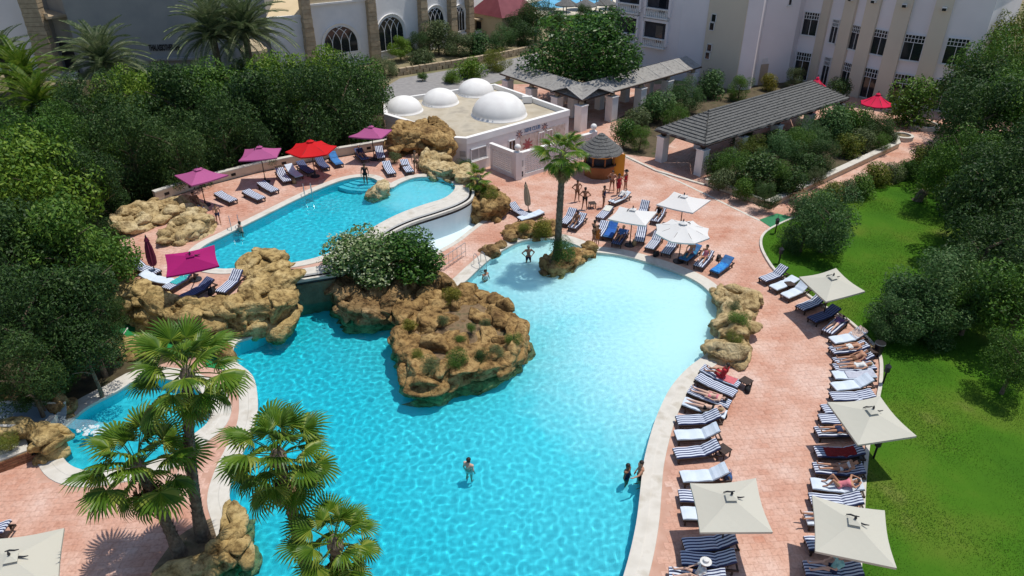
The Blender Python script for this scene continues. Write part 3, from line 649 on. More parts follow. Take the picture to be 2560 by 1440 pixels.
# ---------------- palms
def fan_mesh(seed, L=1.2, Rb=.80, seg=24, dry=False):
    g = random.Random(seed); mb = MB()
    sag = lambda x: -.10 * x * x
    mb.tube([(x, 0, sag(x)) for x in (0, L * .35, L * .7, L)], [.035, .022, .018, .014], 4)
    hub = Vector((L, 0, sag(L)))
    def rr(t): return Rb * (.72 + .28 * math.cos(t * .75)) * g.uniform(.93, 1.05)
    A = R(128); tilt = -.22
    ang = [-A + 2 * A * i / seg for i in range(seg + 1)]
    def pt(t, r, dz): return hub + Vector((r * math.cos(t), r * math.sin(t), tilt * r * max(0, math.cos(t)) + dz - .13 * r * r))
    for i in range(seg):
        t0, t1, tm = ang[i], ang[i + 1], (ang[i] + ang[i + 1]) / 2; r = rr(tm); mid = r * .50
        a, b, c = pt(t0, mid, -.03), pt(t1, mid, -.03), pt(tm, mid, .015)
        td = tm + g.uniform(-.05, .05); tip = pt(td, r * 1.06, -g.uniform(.08, .36)); w = .22
        a2, b2 = pt(t0 + (tm - t0) * .35, r * .82, -.06), pt(t1 + (tm - t1) * .35, r * .82, -.06); c2 = pt(tm, r * .82, -.035)
        mb.add([hub, a, c, b, a2, c2, b2, tip], [(0, 1, 2), (0, 2, 3), (1, 4, 5, 2), (2, 5, 6, 3), (4, 7, 5), (5, 7, 6)])
    return mb.mesh('frond', G['palm'])
FAN = [fan_mesh(s) for s in (1, 2, 3)]
def palm_trunk(base, top, r0, r1, boots=True, seed=1):
    g = random.Random(seed); mb = MB(); b = Vector((0, 0, 0)); t = Vector(top) - Vector(base); n = max(4, int(t.length * 2))
    bend = Vector((t.y, -t.x, 0)) * .04
    def at(k): return b + Vector((t.x * k ** 1.4, t.y * k ** 1.4, t.z * k)) + bend * math.sin(k * 3.1)
    mb.tube([at(i / n) for i in range(n + 1)], [r0 * 1.25 * (1 - .35 * min(1, i / n * 5)) if i / n < .2 else r0 * .82 + (r1 - r0 * .82) * i / n for i in range(n + 1)], 10)
    if boots:
        m = int(t.length * 46)
        for i in range(m):
            k = .06 + .94 * i / m; a = i * 2.399; p = at(k); rad = (r0 * .82 + (r1 - r0 * .82) * k) * .95
            d = Vector((math.cos(a), math.sin(a), 0)); s = Vector((-d.y, d.x, 0)) * .06; q = p + d * rad
            mb.add([q - s, q + s, q + d * .055 + Vector((0, 0, .13 + .05 * g.random())), q - Vector((0, 0, .07))], [(0, 1, 2), (0, 3, 1)])
    return mb.mesh('trunk', M['palm_trunk'])
def fan_palm(label, bx, by, cx, cy, rpx, n=34, zb=0.0, seed=1, hh=None, r0=.24):
    base = P(bx, by, zb); z = hh if hh else ZH(cy, base.y); top = P(cx, cy, z)
    t = top.y * CP + (H - top.z) * SP; r = rpx * t / F; k = r / 2.0; g = random.Random(seed)
    o = empty('fan_palm', base, 0, label, 'palm tree')
    link('trunk', palm_trunk(base, top, r0, r0 * .62, True, seed), o)
    loc = top - base
    for i in range(n):
        u = i / (n - 1); el = R(80 - 128 * u ** .95 + g.uniform(-10, 10)); az = i * 2.39996 + g.uniform(-.2, .2)
        s = k * g.uniform(.78, 1.12) * (.8 + .2 * math.sin(u * 3.1))
        link('frond', FAN[i % 3], o, loc + Vector((0, 0, .12 - .25 * u)), (g.uniform(-.35, .35), -el, az), (s, s, s))
    for i in range(7):
        az = i * .9 + g.random(); link('dry_frond', FAN[i % 3], o, loc + Vector((0, 0, -.25)), (0, R(62 + 14 * g.random()), az), (k * .8,) * 3, G['dry'])
    mb = MB(); mb.lathe((0, 0, 0), [(.05, -.45), (.22, -.2), (.24, .02), (.10, .3)], 10); mb.build('crown_shaft', M['palm_trunk'], o, loc=loc)
    return o
def feather_mesh(seed, L=3.0):
    g = random.Random(seed); mb = MB()
    def sp(s): return Vector((L * (s - .16 * s ** 3), 0, -L * .46 * s ** 2.3))
    mb.tube([sp(s) for s in (0, .25, .5, .75, 1)], [.05, .035, .025, .015, .006], 4)
    for i in range(46):
        s = .12 + .87 * i / 45; p = sp(s); d = (sp(min(1, s + .02)) - sp(s - .02)).normalized()
        ll = L * .17 * math.sin(min(1, s * 1.9 + .25) * 1.57) * (1.15 - .7 * s)
        for sd in (-1, 1):
            out = (d * .75 + Vector((0, sd * .8, .28 + .15 * g.random()))).normalized(); wv = Vector((0, 0, 1)).cross(out).normalized() * .032
            q = p + out * ll + Vector((0, 0, -.10 * ll))
            mb.add([p, p + out * ll * .4 + wv, q, p + out * ll * .4 - wv], [(0, 1, 2, 3)])
    return mb.mesh('frond', G['date'])
FEA = [feather_mesh(s) for s in (1, 2, 3)]
def date_palm(label, cx, cy, rpx, hc, n=46, seed=1, mat='date', name='date_palm', zb=0.0):
    top = P(cx, cy, hc + zb); t = top.y * CP + (H - top.z) * SP; k = rpx * t / F / 2.7; g = random.Random(seed)
    base = Vector((top.x + g.uniform(-.3, .3), top.y + .2, zb)); o = empty(name, base, 0, label, 'palm tree'); loc = top - base
    link('trunk', palm_trunk(base, top, .36, .32, True, seed), o)
    for i in range(n):
        u = i / (n - 1); el = R(84 - 98 * u + g.uniform(-7, 7)); s = k * g.uniform(.88, 1.08)
        link('frond', FEA[i % 3], o, loc + Vector((0, 0, .2 - .5 * u)), (g.uniform(-.3, .3), -el, i * 2.39996 + g.uniform(-.15, .15)), (s, s, s), G[mat])
    return o
# the six fan palms
fan_palm('leaning fan palm with a shaggy crown over the slide pool coping, lower left', 450, 1388, 345, 1165, 165, 31, seed=3)
fan_palm('tallest fan palm in the lower left, its crown over the slide pool', 508, 1345, 468, 935, 160, 30, seed=4)
fan_palm('fan palm whose crown spreads over the big pool in the lower left', 800, 1560, 695, 1140, 165, 33, .4, 5)
fan_palm('fan palm cut by the bottom edge of the picture', 862, 1640, 838, 1360, 132, 30, .4, 6)
fan_palm('lone tall fan palm at the lagoon in front of the club', 1393, 645, 1408, 385, 80, 28, .3, 7, r0=.27)
fan_palm('dwarf fan palm on the rocks beside the catch basin', 1192, 492, 1197, 447, 42, 22, .9, 8, r0=.17)
tree('bush', 'spiky green bush round the foot of the lagoon palm', 1408, 628, 44, .75, 'deep', .9, .3, kind='wisp', cat='bush')
# date palms on the left
date_palm('date palm standing left of the dark wall lettering', 258, 158, 112, 6.0, 60, seed=11)
date_palm('left one of two tall date palms before the sand wall', 530, 84, 108, 7.5, 60, seed=12)
date_palm('right one of two tall date palms before the sand wall', 612, 78, 118, 7.5, 60, seed=13)
date_palm('low green feather palm at the left edge, nearest the stone pillar', 62, 195, 105, 3.2, 44, 14, 'palm', 'feather_palm')
date_palm('low bright feather palm in front of the entrance steps', 95, 262, 105, 3.0, 44, 15, 'palm', 'feather_palm')
date_palm('dark feather palm half cut by the left edge', 5, 150, 90, 4, 40, 16, 'date', 'feather_palm')
# tree belt on the left
LT = [(80, 400, 105, 5, 'mid', 'broad', 'tree at the left edge just below the feather palms'), (235, 300, 95, 4.5, 'dark', 'fine', 'dark tree under the date palm left of the lettering'), (150, 345, 70, 4, 'mid', 'fine', 'small tree between the feather palms and the dark trees'),
      (95, 500, 135, 5.2, 'bright', 'broad', 'bright green tree at the left edge, the sunniest there'), (215, 470, 85, 4, 'dark', 'fine', 'narrow dark tree left of the terrace wall end'), (185, 640, 125, 4.6, 'mid', 'broad', 'big tree overhanging the terrace left of the closed umbrella'),
      (50, 660, 130, 5.2, 'dark', 'broad', 'dark tree at the left edge level with the magenta umbrella'), (205, 775, 105, 3.8, 'dark', 'broad', 'dense tree left of the rock wall'), (75, 820, 130, 4.6, 'dark', 'fine', 'shadowy tree at the left edge above the slide'),
      (215, 880, 80, 2.6, 'dark', 'broad', 'low dark tree beside the green turf steps'), (60, 930, 95, 3.0, 'dark', 'fine', 'low dark tree right above the slide channel'), (330, 380, 100, 4.6, 'dark', 'fine', 'dark airy tree left of the first mauve umbrella'),
      (335, 270, 85, 4.6, 'bright', 'broad', 'bright topped tree below the wall lettering'), (440, 285, 95, 5, 'dark', 'broad', 'dark tree below the left tall date palm'), (440, 385, 85, 4.2, 'dark', 'fine', 'thin dark tree above the first mauve umbrella'),
      (535, 262, 85, 5, 'mid', 'broad', 'olive-toned tree between the trunks of the tall date palms'), (555, 345, 95, 4.6, 'dark', 'fine', 'dark tree behind the middle of the terrace wall'), (650, 300, 100, 5, 'dark', 'broad', 'dark round tree above the second mauve umbrella'),
      (700, 238, 85, 5.0, 'bright', 'broad', 'bright green tree in front of the white arcade'), (760, 300, 105, 4.8, 'dark', 'fine', 'dark tree above the red umbrella'), (815, 216, 80, 5.0, 'bright', 'broad', 'light green tree below the first arched window'),
      (860, 275, 110, 5, 'dark', 'fine', 'large dark tree between red umbrella and small domes'), (905, 225, 70, 4.8, 'mid', 'broad', 'tree nearest the smallest dome'), (645, 372, 44, 3, 'dark', 'fine', 'small dark tree right behind the second mauve umbrella')]
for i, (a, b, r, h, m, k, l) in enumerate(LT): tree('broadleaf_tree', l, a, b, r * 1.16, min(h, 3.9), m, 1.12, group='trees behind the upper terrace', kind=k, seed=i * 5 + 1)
UG = [(330, 455, 60), (395, 450, 60), (455, 415, 52), (520, 390, 52), (570, 395, 44), (720, 355, 46), (790, 340, 46), (850, 325, 46), (920, 320, 50), (270, 520, 56), (245, 600, 60), (250, 690, 56), (262, 790, 50), (150, 730, 80), (130, 900, 80), (20, 770, 90), (20, 560, 90), (150, 560, 80), (300, 330, 70), (400, 240, 70), (240, 385, 70), (500, 330, 70), (610, 340, 70), (700, 330, 70), (790, 250, 70), (610, 210, 60), (180, 260, 60), (120, 310, 60), (20, 330, 70), (20, 450, 80), (265, 850, 46), (100, 985, 50), (480, 220, 60), (760, 250, 60), (330, 205, 60)]
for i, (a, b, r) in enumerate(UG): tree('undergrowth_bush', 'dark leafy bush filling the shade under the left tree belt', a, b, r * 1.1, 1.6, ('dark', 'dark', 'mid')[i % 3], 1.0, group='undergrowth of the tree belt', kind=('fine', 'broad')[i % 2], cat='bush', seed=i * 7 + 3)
# big round tree in the vine pergola
tree('round_tree', 'huge round deep green tree growing through the grey pergola roof', 1465, 130, 156, 5.2, 'deep', .72, kind='round', seed=2)
# right side
RT = [(2070, 555, 92, 2.6, 'bluegreen', 'fine', .8, 'round feathery tree on the lawn nearest the green mat'), (2010, 590, 60, 1.4, 'bluegreen', 'fine', .8, 'low feathery shrub left of the round lawn tree'), (2350, 735, 118, 2.6, 'bluegreen', 'fine', .75, 'broad low tree in the middle of the lawn'), (2278, 772, 88, 2.0, 'bluegreen', 'broad', .8, 'left half of the lawn thicket, nearest the dark litter bin'), (2432, 758, 96, 2.4, 'mid', 'fine', .8, 'right half of the lawn thicket'), (2400, 690, 80, 2.6, 'bluegreen', 'fine', .8, 'back of the lawn thicket, nearest the dark trees'), (2345, 805, 80, 1.7, 'bluegreen', 'broad', .75, 'lowest front bush of the lawn thicket'),
      (2240, 800, 70, 1.6, 'bluegreen', 'fine', .8, 'left flank shrub of the broad low lawn tree'), (2470, 640, 130, 3.6, 'dark', 'fine', .8, 'dark tree behind the broad low lawn tree'), (2560, 760, 120, 3.4, 'mid', 'broad', .85, 'tree cut by the right edge beside the broad low one'),
      (2440, 330, 120, 5, 'dark', 'fine', .9, 'dark tree shading the end of the terracotta path'), (2530, 470, 120, 5, 'dark', 'fine', .95, 'dark tree at the right edge above the small lawn palms'), (2480, 190, 105, 6.5, 'mid', 'fine', .95, 'tall tree before the far right end of the hotel'),
      (2545, 130, 100, 7, 'yellow_green', 'fine', .95, 'yellow-green tree top in the upper right corner'), (2420, 130, 65, 6, 'yellow_green', 'fine', .9, 'small yellow-green tree top right of the hotel windows'), (2545, 290, 110, 6, 'mid', 'broad', .95, 'tree at the right edge under the yellow-green one'),
      (2400, 420, 90, 4.0, 'mid', 'fine', 1.0, 'tree at the bend of the terracotta path'), (2470, 520, 110, 4.2, 'dark', 'broad', 1.0, 'dark tree right of the two little lawn palms'), (2425, 255, 90, 4.6, 'dark', 'broad', 1.0, 'dark tree left of the tall one at the hotel end'), (2560, 400, 110, 5, 'dark', 'broad', 1.0, 'dark tree cut by the right edge level with the hedge'), (2540, 900, 80, 2.4, 'mid', 'fine', .9, 'lowest tree cut by the right edge'),
      (2290, 262, 66, 2.4, 'mid', 'shrub', .85, 'leafy bush against the hotel wall beside the red parasol'), (2555, 590, 90, 4, 'dark', 'broad', .9, 'dark tree at the right edge left of nothing but shade')]
G['yellow_green'] = leaf_mat('yellow_green_leaves', [(.04, .075, .012), (.09, .13, .016), (.15, .18, .02), (.22, .22, .03)])
RT[-1] = RT[-1][:-1] + ('dark tree cut by the right edge halfway up the lawn',)
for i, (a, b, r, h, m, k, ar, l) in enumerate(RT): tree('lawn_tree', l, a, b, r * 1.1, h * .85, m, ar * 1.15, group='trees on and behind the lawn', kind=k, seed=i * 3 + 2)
date_palm('left one of two little palms on the sunny lawn', 2312, 478, 30, .9, 18, 21, 'palm', 'young_palm'); date_palm('right one of two little palms on the sunny lawn', 2366, 470, 32, 1.0, 18, 22, 'palm', 'young_palm')
date_palm('spiky agave-like palm in shade at the path bend', 2335, 372, 28, .9, 18, 23, 'date', 'young_palm')
# hedge along the path
for i in range(9):
    t = i / 8; a, b = 2010 + t * 300, 520 - t * 118 + 8 * math.sin(i * 2.1)
    tree('hedge_shrub', ('yellowish', 'leafy green', 'rust-tipped')[i % 3] + ' hedge shrub, number %s from the green mat along the path' % ('one', 'two', 'three', 'four', 'five', 'six', 'seven', 'eight', 'nine')[i], a, b, 40 + 7 * math.sin(i * 1.7), .8, ('olive', 'mid', 'yellow_green')[i % 3], .8, group='hedge shrubs along the path', cat='shrub', kind='shrub', seed=i * 4 + 1)
# shrubs in the pergola beds
PB = [(1832, 425, 52, 'mid'), (1800, 450, 36, 'olive'), (1880, 380, 44, 'yellow_green'), (1905, 440, 60, 'dark'), (1950, 395, 56, 'bluegreen'), (1985, 455, 45, 'dark'), (2020, 345, 52, 'bluegreen'), (2090, 315, 56, 'bluegreen'), (2060, 395, 46, 'dark'), (2140, 300, 46, 'mid'),
      (2190, 322, 46, 'dark'), (2120, 365, 36, 'yellow_green'), (1915, 490, 34, 'dark'), (1860, 345, 34, 'bluegreen'), (2200, 355, 26, 'mid'), (1855, 470, 30, 'mid'), (1945, 445, 42, 'mid'), (2010, 410, 44, 'dark'), (2040, 440, 26, 'olive'), (2155, 355, 34, 'olive'), (1995, 365, 44, 'mid'), (1930, 350, 36, 'bluegreen'), (2230, 340, 22, 'dark'), (1800, 415, 36, 'dark')]
wd = ['first', 'second', 'third', 'fourth', 'fifth', 'sixth', 'seventh', 'eighth', 'ninth', 'tenth', 'eleventh', 'twelfth', 'thirteenth', 'fourteenth', 'fifteenth', 'sixteenth', 'seventeenth', 'eighteenth', 'nineteenth', 'twentieth', 'twenty-first', 'twenty-second', 'twenty-third', 'twenty-fourth']
order = sorted(range(len(PB)), key=lambda k: PB[k][0])
for i, (a, b, r, m) in enumerate(PB): tree('bed_shrub', '%s shrub from the left in the walled bed before the reed pergola' % wd[order.index(i)], a, b, r * 1.12, .25 + r / 60, m, .9, .35, 'shrubs in the walled pergola bed', i * 3, 'shrub', ('fine', 'shrub')[i % 2])
HB = [(1560, 330, 38, 1.5, 'deep', 'dark conifer-like bush behind the thatched kiosk'), (1600, 345, 34, 1.2, 'mid', 'green bush between kiosk and reed pergola'), (1640, 268, 55, 1.5, 'bluegreen', 'feathery bush left of the reed roof, nearest the pillars'), (1715, 240, 52, 1.5, 'bluegreen', 'feathery bush behind the reed roof, below the balcony tower'),
      (1785, 212, 44, 1.4, 'bluegreen', 'feathery bush at the foot of the small square windows'), (1850, 222, 36, 1.2, 'mid', 'bush at the hotel service door'), (1600, 300, 40, 1.3, 'olive', 'olive bush in the shaded bed'), (1690, 290, 40, 1.1, 'mid', 'green bush right at the reed eave'), (1925, 205, 26, .9, 'yellow', 'yellow flowering bush above the reed ridge'), (1990, 196, 30, 1.2, 'olive', 'bush before the first french window'), (2105, 218, 34, 1.6, 'dark', 'dark bush between french windows')]
for i, (a, b, r, h, m, l) in enumerate(HB): tree('wall_shrub', l, a, b, r, h, m, .9, 0, 'bushes along the hotel', i * 3 + 1, 'shrub', ('shrub', 'fine')[i % 2])
# oleander
for i, (a, b, r, h, m, l) in enumerate([(905, 645, 112, 1.5, 'oleander', 'pale blossoming oleander bush on the mound between the pools'), (1035, 645, 95, 1.6, 'deep', 'dark green half of the oleander thicket beside the railing')]):
    o = tree('oleander', l, a, b, r, h, m, .72, .7, None, 3 + i, 'bush', 'coarse')
    if i == 0:
        cr = [c for c in o.children if c.name.startswith('crown')][0]
        link('blossom', crown_mesh(201, 1800, .055, .045, 18, .66, .4, 'flower', flatb=-.3), o, cr.location, None, [s * 1.02 for s in cr.scale], G['flower'])
# small plants on rocks and beds
TP = [(1130, 742, 30, .55, .6, 'yellow', 'yellow bush on the far rim of the rock island'), (1020, 812, 22, .45, .6, 'yellow', 'yellow flowers on the left rim of the rock island'), (1105, 800, 20, .4, .6, 'olive', 'grey-green tuft in the island soil, left one'), (1178, 820, 18, .4, .6, 'mid', 'small green tuft in the island soil, right one'),
      (1075, 915, 32, .4, .6, 'olive', 'grassy tuft at the front left of the island'), (1140, 900, 36, .5, .6, 'mid', 'fresh green grass clump at the front of the island'), (1200, 890, 26, .4, .6, 'dark', 'dark tuft right of the fresh grass clump'), (1285, 848, 26, .5, .7, 'mid', 'green weeds on the right rim of the island'), (1240, 880, 24, .35, .6, 'olive', 'dry olive tuft near the right front of the island'), (1045, 890, 22, .35, .6, 'yellow_green', 'yellow-green tuft at the left front of the island'), (1215, 810, 20, .3, .6, 'olive', 'dry tuft at the right back of the island soil'), (1090, 850, 16, .25, .6, 'olive', 'small dry tuft in the centre of the island'), (1150, 850, 18, .25, .6, 'mid', 'small green tuft in the centre of the island'), (1848, 800, 34, .55, .6, 'mid', 'green bush on the shallow end rocks'), (1838, 765, 22, .4, .6, 'olive', 'small olive tuft on top of the shallow end rocks'), (1835, 845, 26, .4, .6, 'yellow_green', 'low tuft at the lower end of the shallow end rocks'),
      (1350, 572, 34, .4, .3, 'yellow', 'yellow shrub on the flat rock bed, right one'), (1310, 570, 22, .35, .3, 'yellow_green', 'yellow-green shrub on the flat rock bed, left one'), (1230, 485, 30, .4, 1.1, 'yellow_green', 'grass tuft under the dwarf fan palm'), (1160, 412, 24, .8, 0.0, 'mid', 'green fan plant at the club building corner'), (18, 1108, 38, .45, .5, 'yellow_green', 'clipped yellow-green hedge beside the slide rocks'),
      (300, 500, 34, .7, 0, 'mid', 'small green bush at the left end of the terrace wall'), (985, 392, 20, .5, UZ, 'olive', 'tuft behind the third mauve umbrella'), (470, 862, 40, .6, 0, 'dark', 'dark bush at the foot of the rock wall')]
for i, (a, b, r, h, zb, m, l) in enumerate(TP): tree('small_plant', l, a, b, r, h, m, .8, zb, None, i * 3 + 1, 'plant', 'wisp' if m != 'yellow' else 'shrub')
# bushes along the lane
for i, (a, b, r, h, m, l) in enumerate([(1000, 120, 34, 1.6, 'bright', 'bright bush under the second arched window'), (1095, 90, 46, 2.4, 'olive', 'brownish tree before the third arched window'), (1045, 110, 34, 1.8, 'dark', 'dark bush between second and third arched windows'), (1140, 118, 44, 1.2, 'olive', 'grey-green hedge plant beside the white ramp'), (1195, 110, 46, 1.3, 'bluegreen', 'silvery hedge plant below the tan house door'),
      (1255, 100, 46, 1.6, 'bluegreen', 'silvery hedge plant below the tan house gable'), (1310, 92, 46, 1.8, 'dark', 'dark hedge plant right of the tan house'), (1060, 152, 40, .9, 'olive', 'low scrub on the rough bank beside the lane'), (960, 172, 40, .9, 'olive', 'low scrub on the bank nearest the white arcade'), (1056, 192, 14, .5, 'mid', 'small round shrub in a ring of soil on the lane'), (1180, 176, 46, .8, 'bright', 'sunny hedge plant behind the domes, left part'), (1240, 158, 44, .8, 'yellow_green', 'sunny hedge plant behind the domes, right part'), (1130, 196, 26, .5, 'bright', 'low hedge end behind the middle dome')]):
    tree('lane_bush', l, a, b, r, h, m, .85, 0, 'bushes along the lane', i * 3 + 2, 'bush', ('broad', 'shrub', 'fine')[i % 3])
# grass blades
g = np.random.default_rng(5); N = 420000
bx = g.uniform(9, 36, N); by = g.uniform(11, 52, N); ok = inside_np(LAWN, bx, by) & (np.abs(bx / by) < 1.3); bx, by = bx[ok], by[ok]; n = len(bx)
bz = np.full(n, .07); a = g.uniform(0, 6.28, n); wv = np.stack([np.cos(a), np.sin(a), 0 * a], 1) * .012; hgt = g.uniform(.03, .085, n); le = g.normal(size=(n, 2)) * .04
p = np.stack([bx, by, bz], 1); tip = p + np.stack([le[:, 0], le[:, 1], hgt], 1)
tag(link('grass', np_mesh('grass', np.stack([p - wv, p + wv, tip], 1).reshape(-1, 3), np.arange(3 * n).reshape(n, 3), G['grass'])), 'short green grass blades on the lawn', 'grass', kind='stuff')
# ================================================================== buildings
class Face:
    """a vertical wall plane from A to B (outward side on the right of A->B)"""
    def __init__(s, A, B):
        s.A = Vector((A[0], A[1], 0)); s.B = Vector((B[0], B[1], 0)); s.L = (s.B - s.A).length; s.d = (s.B - s.A) / s.L; s.n = Vector((s.d.y, -s.d.x, 0)); s.ang = math.atan2(s.d.y, s.d.x)
        s.rot = Matrix((s.d, s.n, Vector((0, 0, 1)))).transposed()
    def uv(s, px, py):
        u, v = (px - 1280) / F, (py - 720) / F; ray = Vector((u, CP - v * SP, -SP - v * CP)); o = Vector((0, 0, H))
        t = (s.A - o).dot(s.n) / ray.dot(s.n); p = o + ray * t
        return (p - s.A).dot(s.d), p.z
    def p(s, a, z, out=0.0): return s.A + s.d * a + s.n * out + Vector((0, 0, z))
    def box(s, mb, a, z, w, h, o0, o1, m=0):
        mb.box(s.p(a, z, (o0 + o1) / 2), (w, abs(o1 - o0), h), s.ang, m); return mb
def rel(o): return -Vector(o.location)
def lbuild(mb, name, mat, o, **kw):
    """build a mesh given in world coordinates as a part of the thing o"""
    q = mb.build(name, mat, o, **kw); q.location = -Vector(o.location); return q
M['frame_white'] = pm('white_frame', (.72, .72, .72), None, rough=.5)
M['sand_wall'] = pm('sand_render', (.27, .27, .26), (.33, .32, .30), .5, .9, .2, 12, coord='World')
M['hotel_wall'] = pm('hotel_render', (.74, .70, .71), (.80, .76, .77), .3, .85, .06, 20, coord='World')
M['hotel_beige'] = pm('hotel_beige', (.62, .54, .43), (.67, .59, .47), .3, .85, .06, 20, coord='World')
M['arcade'] = pm('whitewash', (.70, .70, .70), (.77, .76, .75), .8, .8, .35, 3, coord='World')
M['tan_roof'] = pm('tan_roof', (.55, .44, .28), (.62, .50, .33), .6, .85, coord='World')
M['roof_gravel'] = pm('roof_screed', (.36, .31, .23), (.46, .41, .32), .6, .9, .2, 14, coord='World', c3=(.30, .27, .22))
M['maroon'] = pm('maroon_sheet', (.16, .035, .045), (.20, .05, .06), 1, .5)
M['curtain'] = pm('pale_curtain', (.35, .34, .33), (.45, .44, .42), 4, .9)
def window(f, a, z, w, h, o, grid=False, french=False, sill=True, name='window', pane='glass', fr=.07):
    """a, z = lower left corner on the face"""
    mb = MB()
    for (x, y, ww, hh) in ((a, z, fr, h), (a + w - fr, z, fr, h), (a, z, w, fr), (a, z + h - fr, w, fr)): f.box(mb, x + ww / 2, y + hh / 2, ww, hh, -.02, .10)
    wi = lbuild(mb, name, M['frame_white'], o)
    mb = MB(); f.box(mb, a + w / 2, z + h / 2, w - fr, h - fr, -.02, .02); q = mb.build('pane', M[pane], wi)
    mb = MB(); top = h * (.30 if grid else 0)
    for k in ((.5,) if w > .7 else ()): f.box(mb, a + w * k, z + (h - top) / 2, .05, h - top - fr, .0, .07)
    if grid:
        f.box(mb, a + w / 2, z + h - top, w, .05, 0, .075)
        for k in range(1, 6): f.box(mb, a + w * k / 6, z + h - top / 2, .045, top, 0, .07)
        f.box(mb, a + w / 2, z + h - top / 2, w, .045, 0, .073)
    if mb.v: mb.build('mullion', M['frame_white'], wi)
    if sill: mb = MB(); f.box(mb, a + w / 2, z - .05, w + .16, .08, -.02, .18); mb.build('sill', M['white'], wi)
    return wi
def wall_prism(o, poly, z0, z1, mat, name='wall'):
    mb = MB(); mb.prism(poly, z0, z1); return lbuild(mb, name, mat, o)
# ------------------------------------------------------------------ hotel on the right
hb = [P(1685, 200), P(1748, 206), P(1838, 226), P(1874, 224), P(1884, 214), P(1964, 206)]
A0 = hb[0] + Vector((-6.5, 6.2, 0))
fac = PP([(1966, 197), (2030, 208), (2083, 224), (2132, 240), (2198, 257), (2287, 272), (2400, 288)])
hotel = empty('hotel', hb[2], 0, 'tall cream hotel with balconies, a stair tower and a curved window front', 'building')
back = [fac[0] + Vector((10, 12, 0)), A0 + Vector((9, 8, 0))]
wall_prism(hotel, [A0] + hb + back, -.2, 23, M['hotel_wall'], 'tower_wall')
wall_prism(hotel, [hb[5] + Vector((.3, .4, 0))] + fac[:5] + [fac[4] + Vector((9, 9, 0)), fac[0] + Vector((9, 12, 0))], -.2, 15, M['hotel_wall'], 'curved_wall')
wall_prism(hotel, [fac[4] + Vector((.05, .05, 0)), fac[5], fac[6], fac[6] + Vector((9, 10, 0)), fac[4] + Vector((9.2, 9.2, 0))], -.2, 11.2, M['hotel_wall'], 'end_wall')
mb = MB(); mb.prism(offset(ccw([fac[4], fac[5], fac[6], fac[6] + Vector((9, 10, 0)), fac[4] + Vector((9.2, 9.2, 0))]), .15), 11.2, 11.5); lbuild(mb, 'parapet', M['white'], hotel)
# recessed return between stair tower and tower
mb = MB(); f = Face(hb[1], hb[2]); f.box(mb, f.L / 2, 11.4, f.L * .98, 23, -.1, .12); lbuild(mb, 'stair_tower', M['hotel_beige'], hotel)
f = Face(hb[1], hb[2]); f.A = f.A + f.n * .12
for (px, py, w, h) in ((1785, 45, .62, .85), (1780, 66, .62, .85), (1774, 119, .62, .8), (1769, 139, .62, .8)):
    a, z = f.uv(px, py); window(f, a - w / 2, z - h / 2, w, h, hotel, sill=False, fr=.05)
f = Face(hb[4], hb[5])
for (px, py, w, h) in ((1908, 12, .55, 1.5), (1900, 82, .55, 1.5), (1975, 4, .5, .8)):
    a, z = f.uv(px, py); window(f, a - w / 2, z - h / 2, w, h, hotel)
a, z = f.uv(1908, 185); mb = MB(); f.box(mb, a, 1.15, 1.0, 2.3, -.02, .06); dr = lbuild(mb, 'door', pm('tan_door', (.42, .32, .24), (.48, .37, .28), 2, .6), hotel)
mb = MB(); f.box(mb, a + .35, 1.1, .06, .18, .06, .11); mb.build('handle', M['metal'], dr)
a, z = f.uv(1913, 152); mb = MB()
for k in range(4): f.box(mb, a, z + .16 * k - .2, .7, .08, -.02, .06)
lbuild(mb, 'louvre', M['white'], hotel)
# balconies
f = Face(A0, hb[0])
for bx0, bx1, tops in ((1553, 1597, (9, 82)), (1622, 1670, (22, 96))):
    for k, ty in enumerate(tops):
        xm = (bx0 + bx1) / 2 - (0, 9)[k]; a, zr = f.uv(xm, ty); wd_ = 3.0
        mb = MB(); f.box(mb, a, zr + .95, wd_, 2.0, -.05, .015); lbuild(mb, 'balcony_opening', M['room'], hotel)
        mb = MB(); f.box(mb, a, zr + 1.95, wd_ + .3, .3, 0, .3); f.box(mb, a - wd_ / 2 - .1, zr + .7, .25, 2.8, 0, .3); f.box(mb, a + wd_ / 2 + .1, zr + .7, .25, 2.8, 0, .3); lbuild(mb, 'balcony_surround', M['hotel_wall'], hotel)
        mb = MB(); f.box(mb, a, zr, wd_, .14, .05, .38); rl = lbuild(mb, 'balustrade', M['white'], hotel)
        mb = MB(); f.box(mb, a, zr - .95, wd_, .16, .0, .45); mb.build('balcony_slab', M['white'], rl)
        for q in range(11):
            b = f.p(a - wd_ / 2 + .18 + q * (wd_ - .36) / 10, zr - .9, .22)
            MB().lathe(b, [(.05, 0), (.085, .15), (.095, .35), (.05, .62), (.06, .84)], 8).build('baluster', M['white'], rl)
        mb = MB(); f.box(mb, a + .5, zr + .5, .9, 1.9, .015, .03); lbuild(mb, 'balcony_door', M['glass'], hotel)
